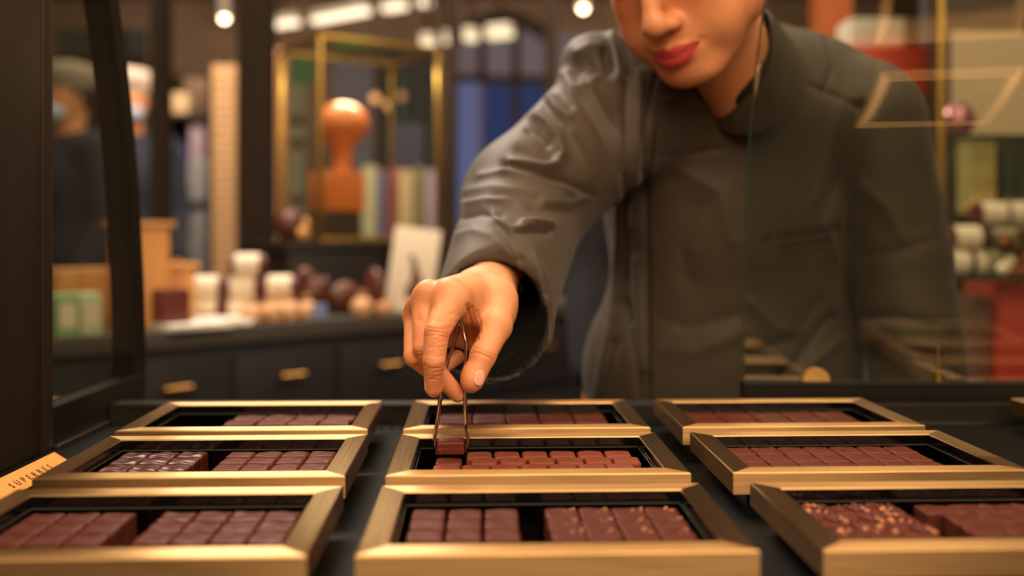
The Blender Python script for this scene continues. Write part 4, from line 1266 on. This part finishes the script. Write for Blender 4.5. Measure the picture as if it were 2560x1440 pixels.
# brown egg with a golden ribbon on the pedestal's left shoulder
q = Vector((A.x, A.y, 0))+Vector((*(e1*(-.064)+e2*.05), 0))
oe = thing('chocolate_egg', 'large chocolate egg with a golden bow left of the glass cabinet', 'chocolate egg', (q.x, q.y, zb), rz)
bm = bmesh.new(); add_ball(bm, (0, 0, .045), .042, 3, (1, 1, 1.07)); meshobj('egg', bm, M['choc_obj'], oe)
bm = bmesh.new(); add_ball(bm, (.022, -.040, .022), .019, 2, (1.1, .5, 1)); add_ball(bm, (.030, -.040, .046), .016, 2, (.7, .5, 1.2)); meshobj('bow', bm, M['gold'], oe)

# ------------------------------------------------------------ columns and partitions
M['dkcol'] = mk('dark_bronze_column', (36, 26, 17), .75, spec=.15, var=.1, vscale=3)
M['beige'] = mk('beige_tile', (178, 142, 102), .7, var=.05)
M['pinkwood'] = mk('pink_brown_wood', (172, 126, 90), .6, var=.08, vscale=3)
M['lilac'] = mk('lilac_grey_plaster', (150, 132, 128), .8, var=.06, vscale=2)
def column(name, px0, px1, Y, m, label, d=.12, z0=0, z1=RZ, group=None):
    x0 = (px0-1280)*Y/F; x1 = (px1-1280)*Y/F
    o = meshobj(name, bx(-(x1-x0)/2, (x1-x0)/2, 0, d, 0, z1-z0-.001, .003), m, loc=((x0+x1)/2, Y, z0+.0005), smooth=False)
    return tag(o, label, 'column', group)
column('column', 592, 672, 3.6, M['dkcol'], 'broad dark bronze column left of the glass cabinet')
column('column', 374, 400, 3.2, M['dkcol'], 'slim dark brown column left of the beige tiled pier')
column('column', 1093, 1102, 4.6, M['dkcol'], 'thin dark post right of the brass cabinet corner', .06)
column('column', 1122, 1142, 4.6, M['dkcol'], 'dark bronze post left of the blue window panes', .08)
column('column', 1364, 1394, 4.7, M['dkcol'], 'dark column touching the raised shoulder on its left')
# tiled beige pier
t = column('tiled_pier', 530, 588, 5.2, M['beige'], 'beige pier of thin stacked tiles left of the broad dark column', .3, 0, 2.0)
bm = bmesh.new()
w_ = 58*5.2/F
for k in range(41): add_box(bm, -w_/2-.001, w_/2+.001, -.003, .0, .02+k*.048, .026+k*.048)
meshobj('grout_lines', bm, mk('grout', (150, 116, 82), .8), t, smooth=False)['kind'] = 'stuff'
column('column', 682, 712, 5.0, M['pinkwood'], 'pale wooden post directly right of the broad dark column', .1, 0, 2.05)
# wall shelving between pier and column (left) with boxes
def shelf_unit(px0, px1, Y, ztop, levels, label, d=.3, backcol=(92, 76, 62)):
    x0 = (px0-1280)*Y/F; x1 = (px1-1280)*Y/F; w = x1-x0
    t = thing('shelving_unit', label, 'shelves', (x0, Y, 0))
    meshobj('back_panel', bx(0, w, d-.02, d, 0, ztop, 0), mk('shelf_back', backcol, .8), t, smooth=False)
    for x in (0, w-.025): meshobj('side_panel', bx(x, x+.025, 0, d-.021, 0, ztop, 0), M['dkcol'], t, smooth=False)
    for z in levels: meshobj('shelf', bx(.026, w-.026, 0, d-.021, z-.025, z, 0), M['bshelf'], t, smooth=False)
    return t
def bg_box(px0, py0, px1, zb_, Y, m, label, cat='box', d=.12, name='boxed_sweets', group=None):
    x0 = (px0-1280)*Y/F; x1 = (px1-1280)*Y/F; zt = CZ-(py0-HY)*Y/F
    o = meshobj(name, bx(-(x1-x0)/2, (x1-x0)/2, 0, d, 0, zt-zb_, .004), m, loc=((x0+x1)/2, Y, zb_))
    return tag(o, label, cat, group)
c_lil = mk('lilac_card', (150, 130, 150), .6); c_blu = mk('deep_blue_card', (66, 78, 140), .6); c_gry = mk('grey_weave', (112, 112, 116), .7, var=.2, vscale=30)
c_yel = mk('yellow_card', (176, 158, 100), .6); c_pnk = mk('pink_card', (176, 92, 96), .6); c_red = mk('red_card', (180, 60, 46), .5); c_tan = mk('tan_card', (186, 160, 124), .7)
shelf_unit(402, 530, 5.25, 1.98, (.35, .80, 1.28, 1.75), 'dark wall shelves left of the beige pier', .3, (104, 84, 66))
bg_box(470, 395, 524, .80, 5.27, c_gry, 'grey patterned hamper on the shelves left of the beige pier', 'hamper', .2, 'hamper')
bg_box(474, 300, 512, 1.5106, 5.30, c_lil, 'lilac box on top of the grey hamper left of the beige pier')
bg_box(410, 362, 458, 1.28, 5.27, c_blu, 'deep blue box on the shelf beside the slim dark column')
bg_box(404, 232, 470, 1.75, 5.27, c_tan, 'tan box on the top shelf beside the slim dark column')
# far window wall
M['winblue'] = emat('dusk_window_glass', (58, 76, 128), .42)
M['winlil'] = emat('lit_upper_window', (150, 128, 128), .42)
M['winpale'] = emat('pale_lit_window', (130, 136, 184), .42)
def window(n, px0, px1, py0, py1, Y, m, mulls=(), mr=None):
    x0 = (px0-1280)*Y/F; x1 = (px1-1280)*Y/F; z1 = CZ-(py0-HY)*Y/F; z0 = CZ-(py1-HY)*Y/F
    z1 = min(z1, RZ-.02); z0 = max(z0, .02)
    t = bpy.data.objects.new('window_%d' % n, None); COL.objects.link(t); tag(t, kind='structure'); t.location = (0, Y, 0)
    def loc(o): o.parent = t; return o
    loc(meshobj('pane', bx(x0, x1, .03, .04, z0, z1), m, smooth=False))
    for px in mulls:
        x = (px-1280)*Y/F; loc(meshobj('mullion', bx(x-.03, x+.03, 0, .03, z0, z1), M['dkcol'], smooth=False))
    for py in (mr or ()):
        z = CZ-(py-HY)*Y/F; loc(meshobj('transom', bx(x0, x1, 0, .029, z-.03, z+.03), M['dkcol'], smooth=False))
    return t
window(1, 1142, 1205, 95, 195, 7.2, M['winlil'], (1205,), (195,)); window(2, 1142, 1200, 205, 1000, 7.2, M['winpale'], ())
window(3, 1205, 1372, 70, 195, 7.2, M['winlil'], (1290,), (198,)); window(4, 1210, 1372, 210, 1000, 7.2, M['winblue'], (1290, 1372))
window(5, 1392, 1600, 85, 700, 7.4, M['winlil'], ())
window(6, 830, 930, 150, 900, 6.8, M['winlil'], (), ()); window(7, 950, 1090, 130, 900, 6.8, emat('grey_green_window', (110, 112, 106), .34), (950, 985, 1030, 1065), ())
window(8, 715, 758, 150, 900, 6.8, emat('warm_window', (182, 160, 122), .42), (), (300, 360, 500)); window(9, 135, 365, 70, 900, 7.6, emat('dim_window', (92, 82, 66), .30), (240, 300), (150,))
# arch over the blue panes
bm = bmesh.new(); Y = 7.1; N_ = 24
for k in range(N_):
    t0 = k/N_; t1 = (k+1)/N_
    for_ = []
    def arc(t): px = 1140+235*t; return (px-1280)*Y/F, CZ-(92-50*math.sin(math.pi*t)-HY)*Y/F
    (xa, za), (xb, zb2) = arc(t0), arc(t1)
    v = [bm.verts.new(q) for q in ((xa, Y, za-.045), (xb, Y, zb2-.045), (xb, Y, zb2+.06), (xa, Y, za+.06), (xa, Y+.08, za-.045), (xb, Y+.08, zb2-.045), (xb, Y+.08, zb2+.06), (xa, Y+.08, za+.06))]
    for f in ((0, 1, 2, 3), (5, 4, 7, 6), (3, 2, 6, 7), (1, 0, 4, 5)): bm.faces.new([v[i] for i in f])
tag(meshobj('trim_1', bm, M['dkcol'], smooth=False), kind='structure')
# green exit sign, and two glowing pieces added for its reflections
M['green'] = emat('exit_green', (50, 150, 60), .6); M['greensoft'] = mk('leaf_green', (70, 120, 60), .7)
def sign(px0, py0, px1, py1, Y, label):
    t = pbox('exit_sign_and_reflection', px0, py0, px1, py1, Y, .05, M['green']); return tag(t, label, 'sign')
sign(228, 20, 268, 62, 6.8, 'green emergency sign high up behind the curved left frame')
sign(845, 92, 925, 112, 6.4, 'green glowing strip for a sign reflection at the top of the brass cabinet')
p_ = at(745, 170, 6.3); o = meshobj('green_reflection_disc', add_cyl(bmesh.new(), (0, 0, 0), (0, .05, 0), .10, n=24), emat('soft_green', (90, 150, 90), .35), loc=p_); tag(o, 'round pale green glow for a sign reflection, between wooden post and cabinet', 'sign')
# low shelf of coloured boxes seen through the cabinet
Y = 5.0
sh = thing('display_table', 'dark display table behind the glass cabinet carrying coloured boxes', 'table', (at(960, 0, Y).x, Y, 0))
meshobj('table_top', bx(-.50, .55, 0, .35, .88, .92, .004), M['bshelf'], sh)
for x in (-.45, .46):
    for y in (.03, .28): meshobj('leg', bx(x, x+.04, y, y+.04, 0, .88, .002), M['bshelf'], sh)
for i, (a_, b2, top, c, lab) in enumerate(((905, 942, 415, mk('sage_card', (166, 158, 130), .6), 'sage box on the far table behind the cabinet'), (948, 962, 430, c_blu, 'narrow dark blue box on the far table'), (966, 992, 420, c_pnk, 'pink box on the far table, left of the tan one'),
                                      (998, 1030, 425, c_tan, 'tan box on the far table, right of the pink one'), (1034, 1060, 418, mk('olive_card', (120, 108, 80), .6), 'olive box on the far table'), (1064, 1090, 425, c_lil, 'lilac box at the right end of the far table'))):
    bg_box(a_, top, b2, .92, Y+.08, c, lab)
bg_box(985, 310, 1060, .92, Y+.215, mk('navy_cloth', (44, 42, 66), .8), 'dark navy display figure behind the coloured boxes', 'display', .1, 'display_block')
# small warm bulbs
for i, (px, py) in enumerate(((937, 245), (972, 262), (1003, 240))):
    p_ = at(px, py, 5.6); t = thing('pendant_lamp', ['left', 'middle', 'right'][i]+' one of the three small amber lamps seen through the cabinet', 'lamp', p_, 0, 'amber pendant lamps')
    meshobj('bulb', add_ball(bmesh.new(), (0, 0, 0), .026, 2), emat('amber_bulb_%d' % i, (255, 170, 110), [2.2, 2.0, .8][i]), t)
    meshobj('cord', add_cyl(bmesh.new(), (0, 0, .026), (0, 0, RZ-p_.z-.001), .004, n=8), M['dkcol'], t)
# ------------------------------------------------------------ ceiling lamps
M['tube'] = emat('lamp_diffuser', (255, 226, 190), 2.2); M['spot'] = emat('spot_bulb', (255, 226, 180), 16)
def linlamp(px0, py0, px1, py1, label, m=None, h=1.68):
    Y0 = h*F/(HY-py0); Y1 = h*F/(HY-py1)
    a = Vector(((px0-1280)*Y0/F, Y0, CZ+h)); b = Vector(((px1-1280)*Y1/F, Y1, CZ+h)); d = b-a; L = d.length
    t = thing('linear_ceiling_lamp', label, 'ceiling lamp', (a+b)/2, math.atan2(d.y, d.x), 'linear lamps under the ceiling')
    meshobj('diffuser', bx(-L/2, L/2, -.04, .04, -.035, .0, .004), m or M['tube'], t)
    meshobj('housing', bx(-L/2, L/2, -.045, .045, .0005, .05, .004), M['white'], t)
    meshobj('hanger', bx(-.01, .01, -.01, .01, .05, RZ-CZ-h-.001, 0), M['dkcol'], t)
linlamp(672, 60, 742, 50, 'leftmost linear lamp of the upper left line')
linlamp(786, 47, 918, 22, 'long linear lamp in the middle of the upper left line')
linlamp(962, 18, 1012, 9, 'linear lamp at the right of the upper left line')
linlamp(1055, 4, 1070, 1, 'short lamp end cut by the top edge above the cabinet corner')
tb2 = emat('lamp_diffuser_warm', (250, 226, 180), 1.5)
linlamp(1060, 104, 1080, 101, 'lamp segment just above the brass cabinet corner', tb2, 1.33)
linlamp(1116, 97, 1124, 96, 'small lamp segment between two dark posts', tb2, 1.33)
linlamp(1166, 90, 1188, 87, 'lamp segment under the left of the dark arch', tb2, 1.33)
linlamp(1222, 84, 1278, 78, 'longest lamp segment under the dark arch', tb2, 1.33)
def spot(px, py, label):
    h = 1.90; Y = h*F/(HY-py); p_ = Vector(((px-1280)*Y/F, Y, CZ+h))
    t = thing('ceiling_spotlight', label, 'spotlight', p_, 0, 'round ceiling spotlights')
    meshobj('bulb', add_ball(bmesh.new(), (0, 0, -.01), .030, 2), M['spot'], t)
    bm = bmesh.new(); add_cyl(bm, (0, 0, .0), (0, 0, RZ-p_.z-.001), .05, n=20); meshobj('housing', bm, M['white'], t)
spot(561, 43, 'round spotlight above the beige pier'); spot(1458, 18, 'round spotlight left of the leaning face')
# ------------------------------------------------------------ right hand shelving behind the glass
Y = 1.95
xr = at(2352, 0, Y).x
rs = thing('glass_shelving', 'glass shelving with thin brass posts behind the person at the right', 'shelves', (xr, Y, 0))
WR = .80
for x, y in ((0, 0), (WR, 0), (WR, .30)):
    meshobj('brass_post', bx(x-.006, x+.006, y-.006, y+.006, 0, 2.3, .001), M['brass_old'], rs)
SHZ = {'low': CZ-(688-HY)*Y/F, 'high': CZ-(338-HY)*Y/F, 'base': .55}
for k in SHZ.values():
    g_ = meshobj('glass_shelf', bx(.008, WR-.008, -.012, .299, k-.008, k, 0), M['glass'], rs, smooth=False)
    meshobj('shelf_edge', bx(.008, WR-.008, -.0135, -.012, k-.010, k, 0), M['glass_edge'], rs, smooth=False)
meshobj('back_panel', bx(.15, WR, .312, .33, 0, 2.3, 0), mk('taupe_panel', (84, 70, 58), .8, var=.08, vscale=3), rs, smooth=False)
meshobj('cream_panel', bx(.16, WR-.02, .300, .3115, SHZ['high']+.03, SHZ['high']+.27, .002), mk('cream_panel', (190, 168, 136), .7), rs)
def rs_box(px0, py0, px1, lv, m, label, cat='box', d=.12, yo=.04, name='boxed_sweets'):
    return bg_box(px0, py0, px1, SHZ[lv]+.0003, Y+yo, m, label, cat, d, name)
G2 = 'cream banded rolls on the low glass shelf'
zl = SHZ['low']
def rroll(px, lv, yo, label):
    p_ = at(px, 0, Y+yo); roll((p_.x, Y+yo, zl+.0003+lv*.050), 0, label, G2, .92)
rroll(2385, 0, .06, 'left roll of the bottom layer on the low glass shelf'); rroll(2462, 0, .06, 'middle roll of the bottom layer on the low glass shelf')
rroll(2545, 0, .14, 'right roll of the bottom layer, behind the walnuts'); rroll(2412, 1, .06, 'left roll of the middle layer on the low glass shelf')
rroll(2500, 1, .12, 'right roll of the middle layer on the low glass shelf'); rroll(2478, 2, .10, 'left roll on top of the pile on the low glass shelf'); rroll(2548, 2, .10, 'right roll on top of the pile on the low glass shelf')
nutm = mk('cocoa_dusted_ball', (150, 88, 52), .6)
k = 0
for px, py in ((2512, 604), (2545, 620), (2524, 652), (2556, 648), (2535, 676), (2508, 672), (2562, 678)):
    p_ = at(px, py, Y+.005); o = meshobj('truffle_ball', add_ball(bmesh.new(), (0, 0, 0), .014, 2), [nutm, M['cream']][k % 3 == 2], loc=(p_.x, Y+.005-.0*k, p_.z))
    tag(o, ['brown truffle at the top left', 'brown truffle at the top right', 'cream truffle in the middle', 'brown truffle by the frame edge', 'brown truffle in the bottom row', 'cream truffle at the lower left', 'brown truffle at the lower right'][k]+' of the heap in the glass bowl', 'truffle', 'truffles in a glass bowl'); k += 1
p_ = at(2535, 0, Y+.005); bm = bmesh.new(); add_lathe(bm, [(.020, 0), (.034, .012), (.042, .05), (.0425, .085), (.041, .085), (.040, .05), (.032, .014), (.004, .004)], 28)
o = meshobj('glass_bowl', bm, M['acrylic'], loc=(p_.x, Y+.03, zl+.0003)); tag(o, 'round clear bowl of truffles on the low glass shelf', 'bowl')
rs_box(2500, 708, 2600, 'base', c_red, 'tall red box standing under the low glass shelf', d=.16, yo=.05)
rs_box(2430, 740, 2480, 'base', mk('brown_card', (104, 74, 58), .6), 'brown box left of the tall red box', d=.16, yo=.08)
rs_box(2535, 548, 2620, 'low', c_tan, 'tan box behind the rolls at the right edge', d=.04, yo=.24)
# items on the middle (just below the high shelf)
zm = CZ-(530-HY)*Y/F
meshobj('glass_shelf', bx(.16, WR-.008, .12, .299, zm-.008, zm, 0), M['glass'], rs, smooth=False)
bg_box(2428, 362, 2492, zm+.0003, Y+.14, c_yel, 'yellow box below the upper glass shelf', d=.07)
bg_box(2505, 375, 2555, zm+.0003, Y+.14, mk('dark_green_card', (50, 60, 48), .6), 'dark green box right of the yellow box', d=.07)
for i, px in enumerate((2440, 2480, 2520, 2558)):
    p_ = at(px, 500, Y+.125); o = meshobj('caramel', add_ball(bmesh.new(), (0, 0, .014), .014, 2, (1.3, .8, 1)), mk('caramel_%d' % i, (204, 146, 84), .5), loc=(p_.x, Y+.125, zm))
    tag(o, ['first', 'second', 'third', 'fourth'][i]+' golden sweet from the left below the yellow box', 'sweet', 'golden sweets on the middle glass shelf')
p_ = at(2392, 290, Y+.06); t = thing('wrapped_ball', 'pink foil ball standing on the upper glass shelf', 'wrapped sweet', (p_.x, Y+.06, SHZ['high']+.0003))
meshobj('ball', add_ball(bmesh.new(), (0, 0, .036), .036, 3), mk('pink_foil', (176, 120, 124), .2, metal=.6), t)
# orange column, white and red box behind the shoulder
column('column', 2045, 2132, 3.4, mk('orange_wood', (176, 92, 44), .5, var=.15, vscale=2), 'orange wooden column above the far shoulder', .1)
Y2 = 2.6
tb = thing('high_display', 'tall dark stand behind the far shoulder carrying a white box', 'stand', (at(2215, 0, Y2).x, Y2, 0))
zt = CZ-(172-HY)*Y2/F
meshobj('stand_body', bx(-.13, .12, 0, .2, 0, zt-.08, .003), mk('muted_grey', (110, 104, 104), .7), tb)
meshobj('red_top', bx(-.12, .11, -.01, .2, zt-.079, zt+.06, .003), mk('coral_red', (226, 84, 56), .5), tb)
bg_box(2128, 44, 2262, zt+.0605, Y2+.02, M['white'], 'white box on the red topped stand behind the far shoulder', d=.12)
column('column', 2318, 2338, 2.9, mk('steel_blue_post', (86, 92, 98), .5), 'blue grey post right of the far shoulder', .05)
column('column', 2350, 2362, 3.0, M['brass_old'], 'thin dull brass post right of the blue grey post', .05)
column('column', 2385, 2440, 4.4, M['dkcol'], 'dark column in front of the brick wall at the right', .2)

# ------------------------------------------------------------ other people
def figure(loc, rz, label, cloth, cap=None, mask=None, h=1.70, trouser=(30, 30, 36), res=.013):
    k = h/1.70
    fd = Field((-.34, -.22, .0), (.34, .24, 1.8), res)
    C = fd.cone; E = fd.ell
    E((0, 0, 1.60), (.074, .094, .105), 0); E((0, .035, 1.55), (.050, .055, .065), .02); C((0, -.01, 1.54), (0, -.01, 1.40), .052, .058, .02)
    E((0, .105, 1.575), (.012, .016, .020), .012)
    E((0, 0, 1.22), (.165, .105, .20), .03); E((0, 0, 1.00), (.16, .105, .17), .05)
    for s in (-1, 1):
        C((s*.14, 0, 1.39), (s*.20, -.01, 1.12), .052, .042, .03); C((s*.20, -.01, 1.12), (s*.19, .08, .90), .038, .028, .01); E((s*.19, .10, .85), (.022, .035, .045), .01)
        E((s*.076, 0, 1.60), (.008, .018, .030), .006)
        C((s*.085, 0, .93), (s*.09, .01, .50), .078, .055, .03); C((s*.09, .01, .50), (s*.09, 0, .10), .052, .040, .01); E((s*.09, .05, .045), (.045, .11, .045), .01)
    V, Q = fd.mesh(); V = relax(V, Q, 1)*k
    o = npmesh('person', V, Q, M['skin'], colors=np.tile(SK, (len(V), 1)))
    o.location = loc; o.rotation_euler = (0, 0, rz); tag(o, label, 'person')
    fd = Field((-.36, -.24, .6), (.36, .24, 1.55), res); C = fd.cone; E = fd.ell
    E((0, 0, 1.22), (.185, .128, .22), 0); E((0, 0, .98), (.182, .130, .20), .05); C((-.13, 0, 1.39), (.13, 0, 1.39), .070, .070, .04)
    for s in (-1, 1): C((s*.15, 0, 1.385), (s*.205, -.01, 1.12), .070, .060, .03); C((s*.205, -.01, 1.12), (s*.19, .075, .92), .056, .046, .01)
    C((0, -.01, 1.46), (0, -.01, 1.56), .056, .07, .005, 'sub')
    V, Q = fd.mesh(); V = relax(V, Q, 1)*k; npmesh('jacket', V, Q, cloth, o)
    fd = Field((-.25, -.2, .05), (.25, .2, 1.0), res); C = fd.cone
    for s in (-1, 1): C((s*.085, 0, .88), (s*.092, .01, .50), .100, .075, .03); C((s*.092, .01, .50), (s*.092, 0, .10), .072, .060, .01)
    V, Q = fd.mesh(); npmesh('trousers', V*k, Q, mk('dark_trousers', trouser, .8), o)
    if cap:
        bm = bmesh.new(); add_lathe(bm, [(.083, 1.625), (.090, 1.64), (.106, 1.675), (.108, 1.70), (.095, 1.725), (.05, 1.738), (.004, 1.74)], 24)
        for v in bm.verts: v.co.y = v.co.y*1.12-.005; v.co *= k
        meshobj('cap', bm, cap, o)
    bm = bmesh.new(); add_ball(bm, (0, -.018*k, 1.615*k), .086*k, 3, (1, 1.14, 1.05))
    for v in list(bm.verts):
        if (v.co.y > .045*k and v.co.z < 1.665*k) or v.co.z < 1.53*k: bm.verts.remove(v)
    meshobj('hair', bm, M['hair'], o)
    if mask:
        bm = bmesh.new(); add_ball(bm, (0, .062*k, 1.535*k), .052*k, 3, (1, 1, .85))
        for v in list(bm.verts):
            if v.co.y < .045*k: bm.verts.remove(v)
        meshobj('face_mask', bm, mask, o)
    return o
cl_navy = mk('navy_cloth_person', (30, 32, 42), .85, var=.08, vscale=20); cl_dark = mk('dark_blue_cloth', (28, 34, 50), .85)
capw = mk('white_cap', (214, 196, 184), .8); capg = mk('grey_cap', (150, 138, 124), .8); mskw = mk('pale_mask', (176, 192, 212), .8)
def px_x(px, Y): return (px-1280)*Y/F
figure((px_x(172, 4.1), 4.1, 0), math.radians(150), 'person in a grey cap and dark blue top seen through the left glass', cl_dark, capg, mskw, 1.78)
figure((px_x(325, 4.75), 4.75, 0), math.radians(205), 'person in a white cap partly behind the curved frame', cl_dark, capw, mskw, 1.86)
figure((px_x(1735, 1.80), 1.80, 0), math.radians(172), 'person in dark navy clothes, mostly hidden behind the leaning person', cl_navy, None, None, 1.60, (26, 27, 34))
# ------------------------------------------------------------ lights
def area(name, loc, target, sx, sy, power, col):
    l = bpy.data.lights.new(name, 'AREA'); l.shape = 'RECTANGLE'; l.size = sx; l.size_y = sy; l.energy = power; l.color = col
    o = bpy.data.objects.new(name, l); COL.objects.link(o); o.location = loc
    o.rotation_euler = (Vector(target)-Vector(loc)).to_track_quat('-Z', 'Y').to_euler(); return o
WARM = (1.0, .72, .46); WARM2 = (1, .78, .56); NEUT = (1, .88, .78)
area('counter_strip_light', (.05, .80, 2.05), (.05, .80, .9), 1.5, .12, 14.5, WARM)
area('front_fill_light', (.25, -.5, 1.75), (.35, 1.1, 1.1), 1.2, .4, 16, WARM)  # added unseen fill that brightens the face and torso
area('ceiling_light_rear', (-.9, 2.6, 3.1), (0, 1.1, 1.2), 1.6, .3, 62, NEUT)
area('ceiling_light_mid', (.9, 2.9, 3.15), (.7, 5.6, .2), 3, .5, 95, WARM2)
area('ceiling_light_far', (-1.2, 4.2, 3.15), (-1.4, 8.0, .8), 5, .8, 240, WARM2)
area('ceiling_light_back_counter', (-.9, 2.0, 2.9), (-.6, 2.5, .9), .8, .3, 22, WARM2)
area('sculpture_fill_light', (-.44, 2.83, 1.605), (-.44, 2.83, 1.1), .2, .12, 3.2, WARM2)  # added lamp, put in to brighten the orange sculpture
area('ceiling_light_shelving', (1.1, 1.5, 2.6), (1.2, 2.1, 1.1), .5, .2, 10, WARM2)
area('ceiling_light_shop', (.6, -1.3, 3.1), (.6, -.4, 0), 5.2, .6, 110, WARM)
wd = bpy.data.worlds.new('World'); S.world = wd; wd.use_nodes = True
wd.node_tree.nodes['Background'].inputs[0].default_value = (.05, .04, .035, 1); wd.node_tree.nodes['Background'].inputs[1].default_value = .3
# ------------------------------------------------------------ camera
cam = bpy.data.cameras.new('camera'); co = bpy.data.objects.new('camera', cam); COL.objects.link(co)
co.location = (0, 0, CZ); co.rotation_euler = (math.pi/2, 0, 0)
cam.sensor_fit = 'HORIZONTAL'; cam.sensor_width = 36; cam.lens = F/2560*36
cam.shift_y = -(720-HY)/2560
cam.clip_start = .05; cam.clip_end = 60
cam.dof.use_dof = True; cam.dof.focus_distance = .735; cam.dof.aperture_fstop = 2.6
S.camera = co
S.view_settings.view_transform = 'Standard'; S.view_settings.look = 'None'; S.view_settings.exposure = 0; S.view_settings.gamma = 1
S.view_settings.use_curve_mapping = False
